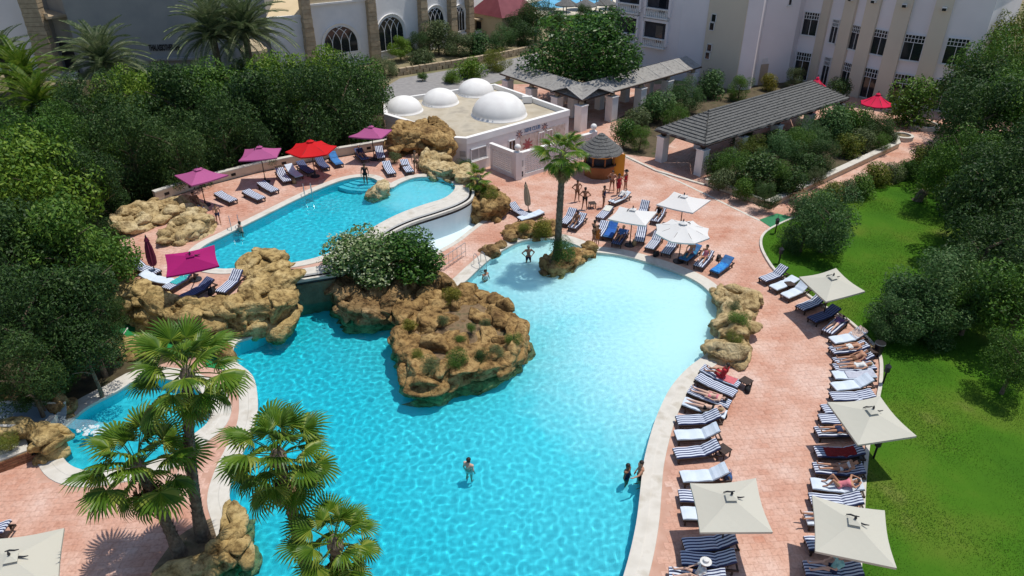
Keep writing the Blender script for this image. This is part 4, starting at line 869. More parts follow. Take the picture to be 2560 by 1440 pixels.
# curved window front
for i in range(6):
    f = Face(fac[i], fac[i + 1]); ht = 15 if i < 4 else 11.15
    if i > 0:
        mb = MB(); f.box(mb, 0.0, ht / 2, 1.5 if i > 1 else 1.0, ht, -.3, .32); lbuild(mb, 'pilaster', M['hotel_beige'], hotel)
    w = (1.7, 1.0, 1.5, 1.75, 1.9, 1.9)[i]; px = (2004, 2061, 2106, 2162, 2236, 2338)[i]
    a, z = f.uv(px, 180); window(f, f.L / 2 - w / 2, .12, w, 3.1, hotel, True, True, False)
    a2, z2 = f.uv((2018, 2078, 2124, 2187, 2260, 2338)[i], (60, 78, 92, 105, 118, 125)[i]); window(f, f.L / 2 - w / 2, z2 - 1.2, w, 2.5, hotel, True)
    if i > 1:
        a3, z3 = f.uv((0, 0, 2172, 2245, 2325, 2408)[i], (0, 0, 4, 10, 18, 24)[i]); mb = MB(); mb.box(f.p(0.1, z3, .5), (.42, .38, .3), f.ang); fl_ = lbuild(mb, 'floodlight', M['white'], hotel)
        MB().box(f.p(.1, z3 - .05, .70), (.36, .02, .24), f.ang).build('lens', M['black'], fl_)
        MB().box(f.p(.1, z3 + .17, .42), (.06, .3, .06), f.ang).build('bracket', M['metal'], fl_)
# ------------------------------------------------------------------ white arcade building
ab = PP([(690, 186), (782, 178), (937, 156), (1058, 130), (1128, 112), (1170, 99)])
arc = empty('arcade_building', ab[2], 0, 'whitewashed building with arched windows between rough stone pillars', 'building')
wall_prism(arc, ab[1:] + [ab[5] + Vector((2, 14, 0)), ab[1] + Vector((2, 14, 0))], -.2, 12, M['arcade'])
wall_prism(arc, [ab[0], ab[1], ab[1] + Vector((2, 12, 0)), ab[0] + Vector((2, 12, 0))], -.2, 6.2, M['arcade'], 'side_wing')
mb = MB(); f = Face(ab[0], ab[1]); f.box(mb, f.L / 2, 6.3, f.L, .25, -.3, .08); lbuild(mb, 'coping', M['white'], arc)
mb = MB(); mb.add([f.p(0, 6.2, -.3), f.p(f.L, 6.2, -.3), f.p(f.L, 9.5, -9), f.p(0, 9.5, -9)], [(0, 1, 2, 3)]); lbuild(mb, 'sloping_roof', M['tan_roof'], arc)
f = Face(ab[1], ab[2]); mb = MB(); f.box(mb, f.L / 2, 7.45, f.L * .96, .22, -.1, .28); lbuild(mb, 'ledge', M['white'], arc)
mb = MB(); f.box(mb, f.L / 2, 9.4, f.L * .96, 3.6, -.1, .06); lbuild(mb, 'upper_wall', M['tan_roof'], arc)
def arch_window(f, ca, w, z0, spring, o, tall=1.0):
    n = 20; r = w / 2
    pts = [(ca - r, z0)] + [(ca - r * math.cos(math.pi * k / n), spring + tall * r * math.sin(math.pi * k / n)) for k in range(n + 1)] + [(ca + r, z0)]
    def ring(off, out): return [f.p(ca + (a - ca) * (1 + off / r), max(z0, z if z == z0 else spring + (z - spring) * (1 + off / (r * tall))), out) for a, z in pts]
    k = len(pts)
    mb = MB(); i0, i1 = ring(0, .03), ring(.32, .22); i2 = ring(.32, -.02)
    mb.add(i0 + i1 + i2, [(q, q + 1, q + 1 + k, q + k) for q in range(k - 1)] + [(q + k, q + 1 + k, q + 1 + 2 * k, q + 2 * k) for q in range(k - 1)]); wi = lbuild(mb, 'arched_window', M['arcade'], o)
    mb = MB(); mb.add(ring(0, .03), [tuple(range(k - 1, -1, -1))]); mb.build('pane', M['glass'], wi)
    mb = MB(); H_ = spring - z0
    for m in range(1, 4): mb.tube([f.p(ca - r + w * m / 4, z0, .06), f.p(ca - r + w * m / 4, spring, .06)], .045, 4)
    for m in range(0, 4):
        for sg in (1, -1):
            x0 = ca - r + w * (m if sg > 0 else m + 1) / 4; arcp = []
            for q in range(9):
                t = q / 8 * .95; x = x0 + sg * w * .5 * (1 - math.cos(t * 1.3)) ; z = spring + math.sin(t * 1.3) * w * .5
                if (x - ca) ** 2 + ((z - spring) / tall) ** 2 < (r * .99) ** 2: arcp.append(f.p(x, z, .06))
            if len(arcp) > 2: mb.tube(arcp, .045, 4)
    mb.tube([f.p(a, z, .06) for a, z in pts], .07, 4); mb.tube([f.p(ca - r, z0, .06), f.p(ca + r, z0, .06)], .07, 4)
    mb.build('tracery', M['frame_white'], wi); return wi
for i, (px, py0, py1, w) in enumerate(((855, 132, 64, 4.3), (980, 124, 40, 4.0), (1088, 100, 18, 3.6), (1149, 78, 16, 3.0))):
    f = Face(ab[i + 1], ab[i + 2]); a, z0 = f.uv(px, py0); _, z1 = f.uv(px, py1); w = min(w, f.L * .62); a = min(max(a, w / 2 + .8), f.L - w / 2 - .8)
    arch_window(f, a, w, max(.6, z0), max(z1 - w / 2, z0 + .8), arc)
for i in range(1, 6):
    f = Face(ab[max(1, i - 1)], ab[min(5, max(2, i))]); g_ = random.Random(i); pb = ab[i]; rt = f.rot
    pil = None
    for c in range(26):       # rough courses of the stone pillar
        z = .1 + c * .5; wv = 1.05 + .25 * max(0, 1 - z / 6) + g_.uniform(-.05, .05)
        mb = MB(); mb.box(pb + f.n * .25 + Vector((0, 0, z + .25)), (wv, 1.1 + g_.uniform(-.05, .05), .47), f.ang)
        if pil is None: pil = lbuild(mb, 'stone_pillar', M['stone_block'], arc)
        else: mb.build('stone_course', M['stone_block'], pil)
# ------------------------------------------------------------------ sand coloured spa building
sb = PP([(212, 192), (690, 182)]); sp_ = empty('spa_building', sb[0], 0, 'sand coloured spa building with dark wall lettering and a stone pillar', 'building')
wall_prism(sp_, [sb[0], sb[1], sb[1] + Vector((0, 10, 0)), sb[0] + Vector((0, 10, 0))], -.2, 13, M['sand_wall'])
f = Face(*sb)
a, z = f.uv(374, 127); a1, _ = f.uv(452, 127); _, zt = f.uv(374, 111)
def text_mesh(s, ex=.02):
    cu = bpy.data.curves.new('t', 'FONT'); cu.body = s; cu.size = 1.0; cu.extrude = ex; cu.offset = .022; to = bpy.data.objects.new('t', cu); C.objects.link(to)
    dg = bpy.context.evaluated_depsgraph_get(); m_ = bpy.data.meshes.new_from_object(to.evaluated_get(dg)); bpy.data.objects.remove(to); return m_
def put_text(s, f, a, z, width, height, mat, o, out=.06, name='lettering'):
    m_ = text_mesh(s); xs = [v.co.x for v in m_.vertices]; ys = [v.co.y for v in m_.vertices]; sx = width / (max(xs) - min(xs)); sy = height / (max(ys) - min(ys)); x0, y0 = min(xs), min(ys)
    for v in m_.vertices:
        q = f.p(a + (v.co.x - x0) * sx, z + (v.co.y - y0) * sy, out + v.co.z); v.co = q - Vector(o.location)
    m_.materials.clear(); m_.materials.append(mat); m_.update(); return link(name, m_, o)
put_text('THALASSOTHERAPIE', f, a, z, a1 - a, zt - z, M['black'], sp_)
mb = MB(); f.box(mb, f.uv(430, 150)[0], 1.9, 5.5, .25, 0, .5); lbuild(mb, 'canopy_ledge', M['sand_wall'], sp_)
# entrance side on the far left
eb = PP([(-60, 200), (60, 196), (150, 176), (215, 190)])
wall_prism(sp_, [eb[1] + Vector((.5, 3, 0)), eb[2] + Vector((0, 1.5, 0)), sb[0] + Vector((0, .6, 0)), sb[0] + Vector((0, 9, 0)), eb[1] + Vector((0, 9, 0))], -.2, 11, M['sand_wall'], 'entrance_wall')
wall_prism(sp_, [eb[0] + Vector((0, 4, 0)), eb[1] + Vector((.4, 4, 0)), eb[1] + Vector((0, 9, 0)), eb[0] + Vector((0, 9, 0))], -.2, 9, M['hotel_wall'], 'white_wing')
fe = Face(eb[1] + Vector((.5, 3, 0)), eb[2] + Vector((0, 1.5, 0))); fe2 = Face(eb[2] + Vector((0, 1.5, 0)), sb[0] + Vector((0, .6, 0)))
mb = MB(); fe2.box(mb, fe2.L * .3, 1.6, fe2.L * .7, 3.2, -.02, .05); dr = lbuild(mb, 'doorway', M['black'], sp_)
mb = MB(); fe2.box(mb, fe2.L * .4, 6.6, fe2.L * .9, .25, 0, 2.2)
for k in range(9): fe2.box(mb, fe2.L * (.02 + .1 * k), 6.9, .3, .4, 1.9, 2.25)
lbuild(mb, 'crenellated_balcony', M['stone_block'], sp_)
g_ = random.Random(3); pil = None; pb = P(128, 196)
for c in range(24):
    z = c * .48; mb = MB(); mb.box(pb + Vector((0, .6, z + .24)), (1.9 + .35 * max(0, 1 - z / 5) + g_.uniform(-.08, .08), 1.3, .45), .1)
    if pil is None: pil = lbuild(mb, 'stone_pillar', M['stone_block'], sp_)
    else: mb.build('stone_course', M['stone_block'], pil)
for k in range(5): mb = MB(); mb.box(P(160, 192) + Vector((0, -k * .4, .55 - k * .12)), (3.2 + k * .3, .6, .14), .1); lbuild(mb, 'step', M['coping'], sp_)
tw = empty('round_turret', P(648, 205), 0, 'small tan round turret lit by the sun between date palm trunks', 'turret')
MB().lathe((0, 0, 0), [(1.35, 0), (1.3, 3.2), (1.45, 3.3), (1.45, 3.7)], 20).build('wall', M['tan_roof'], tw); MB().lathe((0, 0, 3.7), [(1.3, 0), (.9, .6), (.2, 1.0)], 20).build('cap', M['tan_roof'], tw)
# statue in the trees
st = empty('statue', P(302, 238), 0, 'pale seated stone statue among the trees under the date palm', 'statue')
MB().box((0, 0, 1.0), (1.0, .9, 2.0)).box((0, 0, 2.05), (1.2, 1.1, .15)).build('pedestal', M['stone_block'], st)
# ------------------------------------------------------------------ house with the maroon roof
hp = [P(1182, 90), P(1256, 106), P(1335, 86)]; hs = empty('tan_house', hp[1], 0, 'small tan house with a maroon metal roof behind the lane', 'house'); b4 = hp[0] + hp[2] - hp[1]
wall_prism(hs, [hp[0], hp[1], hp[2], b4], -.2, 3.4, M['tan_roof'])
cc = (hp[0] + hp[2]) / 2; eav = [cc + (q - cc) * 1.12 + Vector((0, 0, 3.3)) for q in (hp[0], hp[1], hp[2], b4)]
r1 = cc.lerp((hp[0] + hp[1]) / 2, .45) + Vector((0, 0, 6.3)); r2 = cc.lerp((hp[2] + b4) / 2, .45) + Vector((0, 0, 6.3))
mb = MB(); mb.add(eav + [r1, r2], [(0, 1, 4), (1, 2, 5, 4), (2, 3, 5), (3, 0, 4, 5), (3, 2, 1, 0)]); lbuild(mb, 'roof', M['maroon'], hs)
f = Face(hp[0], hp[1]); mb = MB(); f.box(mb, f.L * .22, 1.1, 1.0, 2.2, -.02, .06); lbuild(mb, 'door', M['black'], hs)
mb = MB(); f.box(mb, f.L * .22, 2.6, 1.8, .2, 0, 1.1); lbuild(mb, 'porch_roof', M['stone_block'], hs)
# ------------------------------------------------------------------ lane, low stone wall, far pool
tag(flat('lane', PP([(930, 238), (1000, 196), (1250, 154), (1345, 132), (1352, 150), (1290, 186), (1235, 207), (1100, 232), (955, 256)]), (), .012, M['asphalt']), kind='structure')
lw = PP([(990, 190), (1120, 170), (1250, 148), (1345, 126)]); ls = empty('lane_wall', lw[1], 0, 'low rough stone wall along the far side of the lane', 'wall'); g_ = random.Random(9)
for k in range(3):
    a, b = lw[k], lw[k + 1]; nst = int((b - a).length / .8)
    for q in range(nst):
        for r_ in range(2):
            c = a.lerp(b, (q + .5 + .5 * r_) / nst); MB().box(c - Vector(ls.location) + Vector((0, g_.uniform(-.05, .05), .22 + .42 * r_)), (.76 + g_.uniform(-.06, .08), .5, .4), math.atan2((b - a).y, (b - a).x)).build('stone', M['stone_block'], ls)
rw = PP([(1130, 108), (1172, 100), (1215, 92), (1245, 100)]); mb = MB(); ribbon(mb, rw, [(.2, 0), (.2, 1.1), (-.2, 1.1), (-.2, 0)], False); tag(mb.build('ramp_wall', M['white']), 'white ramp wall leading to the tan house door', 'wall')
fp = ccw(smooth(PP([(1318, 14), (1345, 4), (1400, -6), (1500, -10), (1530, 2), (1440, 16), (1380, 20)]), 4))
tag(flat('far_paving', PP([(1290, 30), (1300, -40), (1580, -40), (1560, 34), (1400, 40)]), (), .012, pm('far_paving', (.55, .50, .40), (.62, .57, .47), .4, .9, coord='World')), kind='structure')
tag(flat('far_pool_water', fp, (), .03, pm('far_pool_blue', (.03, .33, .60), (.05, .45, .68), .6, .08, .15, 3, coord='World', spec=.5)), kind='structure')
tag(flat('far_lawn', PP([(1330, 62), (1360, 40), (1560, 34), (1560, 70), (1450, 75)]), (), .02, M['turf']), kind='structure')
for i, (a, b) in enumerate(((1372, 22), (1408, 30), (1450, 24), (1490, 30), (1530, 22), (1415, 48), (1462, 50), (1512, 46))):
    u = empty('reed_parasol', P(a, b), 0, '%s reed parasol from the left by the far pool, %s row' % (wd[i % 5], 'back' if i < 5 else 'front'), 'parasol', 'reed parasols at the far pool')
    MB().tube([(0, 0, 0), (0, 0, 2.4)], .07, 6).build('pole', M['dark_wood'], u); MB().lathe((0, 0, 0), [(1.9, 2.1), (1.85, 2.25), (.9, 2.75), (.06, 3.2)], 12).build('canopy', M['thatch'], u)
for i, (a, b, r, h, l) in enumerate(((1340, 40, 55, 3.5, 'dark tree between the tan house and the far pool'), (1460, 40, 26, 8, 'slim tree at the far pool, left one'), (1530, 40, 26, 8, 'slim tree at the far pool beside the hotel'), (1300, 62, 40, 2.5, 'dark bush right of the maroon roof'), (1545, 100, 34, 2.2, 'bush at the left foot of the balcony wing'), (1400, 70, 40, 2.0, 'dark bush behind the huge round tree'))): tree('far_tree', l, a, b, r, h, 'dark', 1.0, 0, 'trees near the far pool', i * 3 + 1, kind='fine')
# ------------------------------------------------------------------ club building with domes
mc = empty('club_building', P(1172, 436), 0, 'low white kids club with four roof domes and painted sign', 'building')
mcf = ccw(PP([(1124, 343), (1166, 346), (1423, 275), (1237, 210), (961, 250), (961, 285), (1011, 300)], 2.9))
MCF = PP([(1124, 343), (1166, 346), (1423, 275), (1237, 210)], 2.9)
wall_prism(mc, mcf, -.1, 2.45, M['white']); mb = MB(); mb.prism(offset(mcf, -.1), 2.4, 2.5); lbuild(mb, 'roof', M['roof_gravel'], mc)
mb = MB(); ribbon(mb, mcf, [(.06, 2.4), (.06, 2.92), (-.28, 2.94), (-.28, 2.45)]); lbuild(mb, 'parapet', pm('bright_white_paint', (.80, .79, .77), (.74, .73, .71), 1, .75), mc)
for (a, b, r, h) in ((1010, 277, 1.65, 1.25), (1101, 257, 1.65, 1.25), (1190, 233, 1.75, 1.3), (1248, 287, 2.4, 1.9)):
    c = P(a, b, 2.5); n = 10
    q = MB().lathe((0, 0, 0), [(r + .08, -.05), (r + .08, .06)] + [(r * math.cos(k / n * 1.55), .06 + h * math.sin(k / n * 1.55)) for k in range(n + 1)], 32).build('dome', M['white'], mc, sm=True); q.location = c - Vector(mc.location)
f = Face(MCF[1], MCF[2])
a, z = f.uv(1176, 404); a1, z1 = f.uv(1216, 372); window(f, a, z, a1 - a, max(1.0, z1 - z), mc, pane='curtain')
a, z = f.uv(1300, 364); a1, _ = f.uv(1412, 330); mb = MB(); f.box(mb, (a + a1) / 2, .95, a1 - a, 1.75, -.02, .03); mural = lbuild(mb, 'mural', pm('faded_mural', (.42, .34, .27), (.58, .52, .48), 1.4, .8, coord='World', c3=(.35, .22, .13)), mc)
for px in (1352, 1372): a, _ = f.uv(px, 345); window(f, a - .35, .15, .75, 1.5, mc, sill=False, fr=.06)
a, _ = f.uv(1278, 360); window(f, a - .35, .2, .8, 1.5, mc, sill=False, fr=.06)
a, z = f.uv(1311, 335); a1, _ = f.uv(1350, 320); put_text('MINI CLUB', f, a, 2.0, a1 - a, .34, pm('faded_blue_print', (.22, .30, .42), None, rough=.7), mc, .03)
def star_flower(f, a, z, r, o):
    mb = MB()
    for k in range(8):
        t = k * math.pi / 4 + .2; d = lambda rr, tt: f.p(a + rr * math.cos(tt), z + rr * math.sin(tt), .03)
        mb.add([d(.2 * r, t), d(.6 * r, t - .22), d(r, t), d(.6 * r, t + .22)], [(0, 1, 2, 3)])
    q = lbuild(mb, 'star_flower', pm('dark_red_print', (.16, .05, .06), None, rough=.7), o)
    mb = MB(); mb.add([f.p(a + .28 * r * math.cos(t), z + .28 * r * math.sin(t), .035) for t in (k * .524 for k in range(12))], [tuple(range(12))]); mb.build('flower_heart', pm('salmon_print', (.55, .28, .22), None, rough=.7), q)
for px in (1298, 1361): a, _ = f.uv(px, 325); star_flower(f, a, 2.02, .42, mc)
a, _ = f.uv(1318, 352); mb = MB()
for k in range(16):
    t = k * .4; rr = .5 if k % 2 else .3; mb.add([f.p(a, .9, .05), f.p(a + rr * math.cos(t - .16), .9 + rr * math.sin(t - .16), .05 + .0006 * k), f.p(a + rr * 1.25 * math.cos(t), .9 + rr * 1.25 * math.sin(t), .05 + .0006 * k), f.p(a + rr * math.cos(t + .16), .9 + rr * math.sin(t + .16), .05 + .0006 * k)], [(0, 1, 2, 3)])
lbuild(mb, 'painted_flower', pm('red_print', (.40, .05, .06), (.30, .12, .14), 6, .7), mc)
fA = Face(MCF[0], MCF[1]); mb = MB(); fA.box(mb, fA.L * .75, 1.6, .5, .45, -.01, .03); lbuild(mb, 'notice', M['curtain'], mc)
q = MB().box((0, 0, .35), (.9, .4, .6)).build('air_conditioner', M['white'], mc); q.location = P(1318, 258, 2.5) - Vector(mc.location)
# ------------------------------------------------------------------ lattice screen wall with ball finials
LW = [P(1229, 421), P(1294, 448), P(1392, 418), P(1480, 392)]; lz = 2.1
lat = empty('lattice_wall', LW[1], 0, 'white pierced screen wall with ball finials in front of the club', 'wall')
for k in range(3):
    f = Face(LW[k], LW[k + 1]); mb = MB(); f.box(mb, f.L / 2, lz - .14, f.L, .28, -.12, .12); f.box(mb, f.L / 2, .16, f.L, .32, -.12, .12)
    e0, e1 = (.25, .55) if k == 0 else (.7, .2); f.box(mb, e0 / 2, lz / 2, e0, lz - .5, -.12, .12); f.box(mb, f.L - e1 / 2, lz / 2, e1, lz - .5, -.12, .12)
    pn = lbuild(mb, 'panel_frame', M['white'], lat)
    mb = MB(); st_ = .155; nx = int((f.L - e0 - e1) / st_); nz = int((lz - .6) / st_)
    for i in range(nx + 1): f.box(mb, e0 + i * (f.L - e0 - e1) / nx, lz / 2 + .02, .058, lz - .58, -.05, .05)
    for i in range(nz + 1): f.box(mb, (e0 + f.L - e1) / 2, .3 + i * (lz - .58) / nz, f.L - e0 - e1, .058, -.046, .046)
    mb.build('lattice', M['white'], pn)
    mb = MB(); f.box(mb, f.L / 2, lz + .03, f.L + .2, .08, -.18, .18); mb.build('coping', M['white'], pn)
for k, q in enumerate(LW[1:]):
    mb = MB(); mb.box(q + Vector((0, 0, lz / 2 + .1)), (.5, .5, lz + .15), .4); po = lbuild(mb, 'post', M['white'], lat)
    q2 = MB().lathe((0, 0, 0), [(.1, 0), (.12, .1)] + [(.26 * math.sin(.35 + t * .28), .36 - .26 * math.cos(.35 + t * .28)) for t in range(11)], 16).build('ball_finial', M['white'], po, sm=True); q2.location = q + Vector((0, 0, lz + .17))
f = Face(LW[1], LW[2])
for (s_, z_, w_, h_) in ((.3, 1.25, .34, .5), (.35, .5, .22, .22), (.35, .25, .22, .2)):
    mb = MB(); f.box(mb, s_, z_, w_, h_, .12, .135); lbuild(mb, 'notice', M['room'] if z_ < 1 else M['curtain'], lat)
# ------------------------------------------------------------------ thatched kiosk
ks = empty('kiosk', P(1498, 436), .2, 'orange drinks kiosk with a shaggy grey thatched roof', 'kiosk')
M['orange'] = pm('orange_board', (.24, .085, .028), (.30, .115, .04), 1.5, .6); M['yellow_board'] = pm('yellow_board', (.55, .24, .02), (.62, .29, .03), 1, .5); ks.scale = (.88, .88, .95)
def ngon(r, n, a0=0): return [Vector((r * math.cos(a0 + 2 * math.pi * k / n), r * math.sin(a0 + 2 * math.pi * k / n), 0)) for k in range(n)]
MB().prism(ngon(1.42, 8), 0, 1.05).build('counter', M['orange'], ks); MB().prism(ngon(1.6, 8), 1.05, 1.13).build('counter_top', M['dark_wood'], ks)
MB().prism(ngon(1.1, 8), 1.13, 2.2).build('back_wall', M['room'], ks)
for p in ngon(1.4, 8): MB().box(p + Vector((0, 0, 1.65)), (.1, .1, 1.1)).build('post', M['orange'], ks)
for k in (4, 5, 6): a = ngon(1.5, 8)[k]; b = ngon(1.5, 8)[(k + 1) % 8]; MB().box((a + b) / 2 + Vector((0, 0, 1.98)), ((b - a).length, .06, .28), math.atan2((b - a).y, (b - a).x)).build('fascia', M['yellow_board'], ks)
MB().box((1.5, -.75, 1.0), (1.1, .12, 1.9), -.3).build('side_board', M['yellow_board'], ks)
def thatch_cone(o, r, z0, z1, n=28, rows=7, fringe=True, seed=1):
    g_ = random.Random(seed)
    for k in range(rows):
        t0, t1 = k / rows, min(1, (k + 1.35) / rows); mb = MB(); ra, rb = r * (1 - t0) + .05, r * (1 - t1) * .97 + .03; za, zb_ = z0 + (z1 - z0) * t0, z0 + (z1 - z0) * t1
        vs = []
        for q in range(n): a = 2 * math.pi * q / n; j = g_.uniform(-.08, .06); vs += [Vector(((ra + j) * math.cos(a), (ra + j) * math.sin(a), za + g_.uniform(-.12, .02))), Vector((ra * .96 * math.cos(a), ra * .96 * math.sin(a), za + .10)), Vector((rb * math.cos(a), rb * math.sin(a), zb_ + .03))]
        fs = []
        for q in range(n): b = (q + 1) % n; fs += [(3 * q, 3 * b, 3 * b + 1, 3 * q + 1), (3 * q + 1, 3 * b + 1, 3 * b + 2, 3 * q + 2)]
        mb.add(vs, fs).build('thatch_course', M['thatch'], o)
thatch_cone(ks, 1.95, 2.15, 3.6)
# ------------------------------------------------------------------ grey pergola round the big tree
vp = empty('mat_pergola', P(1450, 335), 0, 'grey mat-roofed pergola on white pillars around the big tree', 'pergola')
Fc, Rc, Lc = P(1455, 250, 3.0), P(1754, 166, 3.0), P(1250, 183, 3.0)
M['mat_roof'] = pm('grey_reed_mat', (.22, .21, .20), (.31, .30, .28), 2, .9, .5, 30, c3=(.17, .16, .155), coord='World')
def wing(a, b, inn, depth=4.0, rise=.75):
    d = (b - a).normalized(); m = (inn - d * inn.dot(d)).normalized(); L_ = (b - a).length; up = Vector((0, 0, rise)); n = max(2, int(L_ / 2.2))
    for k in range(n):
        p, q = a + d * (L_ * k / n + .02), a + d * (L_ * (k + 1) / n - .02); h0, h1 = m * depth * .5 + up, m * depth; sag = Vector((0, 0, -.08))
        mb = MB(); mb.add([p, q, q + h0, p + h0, (p + q) / 2 + h0 * .5 + sag, p + h1, q + h1], [(0, 1, 4), (1, 2, 4), (2, 3, 4), (3, 0, 4), (3, 2, 6, 5)]); lbuild(mb, 'roof_mat', M['mat_roof'], vp)
        mb = MB(); mb.tube([p, p + h0, p + h1], .05, 4); mb.tube([p + m * .8, p + m * .8 + d * .9 + up * .3, p + m * 1.5 + d * .9 + up * .5], .03, 4); lbuild(mb, 'rafter', M['curtain'], vp)
    mb = MB(); mb.tube([a - Vector((0, 0, .08)), b - Vector((0, 0, .08))], .09, 6); mb.tube([a + m * depth - Vector((0, 0, .08)), b + m * depth - Vector((0, 0, .08))], .09, 6); lbuild(mb, 'beam', M['dark_wood'], vp)
    return d, m
inn = (Rc - Fc).normalized() + (Lc - Fc).normalized()
dR, mR = wing(Fc, Rc, inn); dL, mL = wing(Fc, Lc, inn)
def column(o, p, h, w, ang, cap='stone_block'):
    base = p.copy(); base.z = 0
    mb = MB(); mb.box(base + Vector((0, 0, h / 2)), (w, w, h), ang); cl = lbuild(mb, 'pillar', M['white'], o)
    mb = MB(); mb.box(base + Vector((0, 0, h + .04)), (w + .1, w + .1, .08), ang); mb.build('abacus', M['white'], cl)
    mb = MB(); mb.lathe(base + Vector((0, 0, h + .08)), [(.16, 0), (.26, .18), (.14, .36), (.2, .48)], 8); mb.build('capital', M[cap], cl)
angR = math.atan2(dR.y, dR.x)
for k in range(5): column(vp, Fc + (dR + mR) * .35 + dR * k * (Rc - Fc).length / 4.3, 2.35, .85, angR)
for k in range(1, 4): column(vp, Fc + dL * k * (Lc - Fc).length / 3.2 + mL * .4, 2.35, .85, angR)
for k in range(4): column(vp, Fc + (dR + mR) * .3 + dR * (2.5 + k * 4) + mR * 3.4, 2.35, .7, angR)
# ------------------------------------------------------------------ reed pergola
rp = empty('reed_pergola', P(1752, 464), 0, 'long reed-thatched pergola on white pillars beside the walled bed', 'pergola')
Bc, Ac, Cc = P(1762, 363, 2.7), P(1640, 324, 2.7), P(2122, 246, 2.7); Dc = Cc + Ac - Bc
dx_ = (Cc - Bc).normalized(); hip = 3.3; zr = 4.15
r0 = (Ac + Bc) / 2 + dx_ * hip; r0.z = zr; r1 = (Cc + Dc) / 2 - dx_ * 2.6; r1.z = zr
def thatch_slope(e0, e1, t0_, t1_, rows=10, seed=1):
    g_ = random.Random(seed); nrm = (e1 - e0).cross(t0_ - e0).normalized(); nrm = nrm if nrm.z > 0 else -nrm
    for k in range(rows):
        u0, u1 = k / rows, min(1.0, (k + 1.25) / rows); a, b = e0.lerp(t0_, u0), e1.lerp(t1_, u0); c, d = e0.lerp(t0_, u1), e1.lerp(t1_, u1); n = max(3, int((b - a).length / .28)); vs = []
        for q in range(n + 1):
            s_ = q / n; lo, hi = a.lerp(b, s_), c.lerp(d, s_); j = g_.uniform(-.05, .05); dn = (lo - hi).normalized()
            vs += [lo + dn * (.04 + j + (.12 * g_.random() if k == 0 else 0)) - nrm * .02, lo + nrm * (.10 + .03 * g_.random()), hi + nrm * .015]
        fs = []
        for q in range(n): fs += [(3 * q, 3 * q + 3, 3 * q + 4, 3 * q + 1), (3 * q + 1, 3 * q + 4, 3 * q + 5, 3 * q + 2)]
        mb = MB(); mb.add(vs, fs); lbuild(mb, 'thatch_course', M['thatch'], rp)
thatch_slope(Bc, Cc, r0, r1, 11, 1); thatch_slope(Ac, Bc, r0, r0 + Vector((.01, .01, 0)), 10, 2); thatch_slope(Dc, Ac, r1, r0, 10, 3); thatch_slope(Cc, Dc, r1, r1 + Vector((.01, 0, 0)), 8, 4)
g_ = random.Random(4)
for e, t in ((Bc, r0), (Ac, r0), (Cc, r1)):
    mb = MB()
    for k in range(40): q = e.lerp(t, g_.random() ** .8); d_ = Vector((g_.uniform(-1, 1), g_.uniform(-1, 1), .5)) * .22; mb.tube([q + Vector((0, 0, .08)), q + d_ + Vector((0, 0, .08))], [.025, .006], 3)
    lbuild(mb, 'hip_bundle', M['thatch'], rp)
mb = MB(); mb.tube([r0 + Vector((0, 0, .05)), r1 + Vector((0, 0, .05))], .11, 8); lbuild(mb, 'ridge_roll', M['thatch'], rp)
angP = math.atan2(dx_.y, dx_.x); nn = (Ac - Bc).normalized()
for k in range(5):
    s_ = .5 + k * ((Cc - Bc).length - 1) / 4; column(rp, Bc + dx_ * s_ + nn * .45, 2.1, .72, angP, 'dark_wood'); column(rp, Ac + dx_ * s_ - nn * .45, 2.1, .72, angP, 'dark_wood')
for (e, t) in ((Bc, Cc), (Ac, Dc), (Ac, Bc), (Dc, Cc)): mb = MB(); mb.tube([e - Vector((0, 0, .1)), t - Vector((0, 0, .1))], .09, 6); lbuild(mb, 'beam', M['dark_wood'], rp)
# cream wall round the bed
pw = PP([(1762, 462), (1925, 522), (2246, 370), (2236, 345)]); wl = empty('bed_wall', pw[1], 0, 'low cream wall with a bright coping round the pergola bed', 'wall'); L = [p - Vector(wl.location) for p in pw]
mb = MB(); ribbon(mb, L, [(.0, 0), (.0, .42), (-.4, .42), (-.4, 0)], False); mb.build('wall_body', M['wall_cream'], wl)
mb = MB(); ribbon(mb, L, [(.08, .41), (.08, .52), (-.5, .52), (-.5, .41)], False); mb.build('coping', M['coping'], wl)
k1 = PP([(1556, 388), (1640, 428), (1762, 464)]); mb = MB(); ribbon(mb, k1, [(.12, 0), (.12, .1), (-.12, .1), (-.12, 0)], False); tag(mb.build('step_edge', M['coping']), kind='structure')
tag(flat('paving_band', offs_open(PP([(1560, 392), (1700, 455), (1900, 552)]), .1) + offs_open(PP([(1560, 392), (1700, 455), (1900, 552)]), -.1)[::-1], (), .0175, M['coping']), kind='structure')
tag(MB().prism(PP([(1898, 550), (1942, 534), (1990, 545), (1935, 574)]), .014, .024).build('green_mat', pm('green_turf_mat', (.03, .17, .08), (.05, .22, .10), 8, .95, .3, 60)), 'green artificial turf mat at the corner of the path', 'mat')
rb = empty('round_planter', P(2255, 348), 0, 'small round cream planter at the end of the bed wall', 'planter'); MB().lathe((0, 0, 0), [(.9, 0), (.9, .4), (.65, .42), (.65, .1)], 20).build('rim', M['coping'], rb); MB().lathe((0, 0, 0), [(.64, .3), (.1, .36)], 14).build('soil', M['soil'], rb)
rb = empty('tree_ring', P(2306, 318), 0, 'raised round flower ring on the shaded hotel forecourt', 'planter'); MB().lathe((0, 0, 0), [(1.4, 0), (1.4, .35), (1.1, .37), (1.1, .1)], 22).build('rim', M['coping'], rb); MB().lathe((0, 0, 0), [(1.1, .25), (.1, .4)], 14).build('soil', M['soil'], rb)
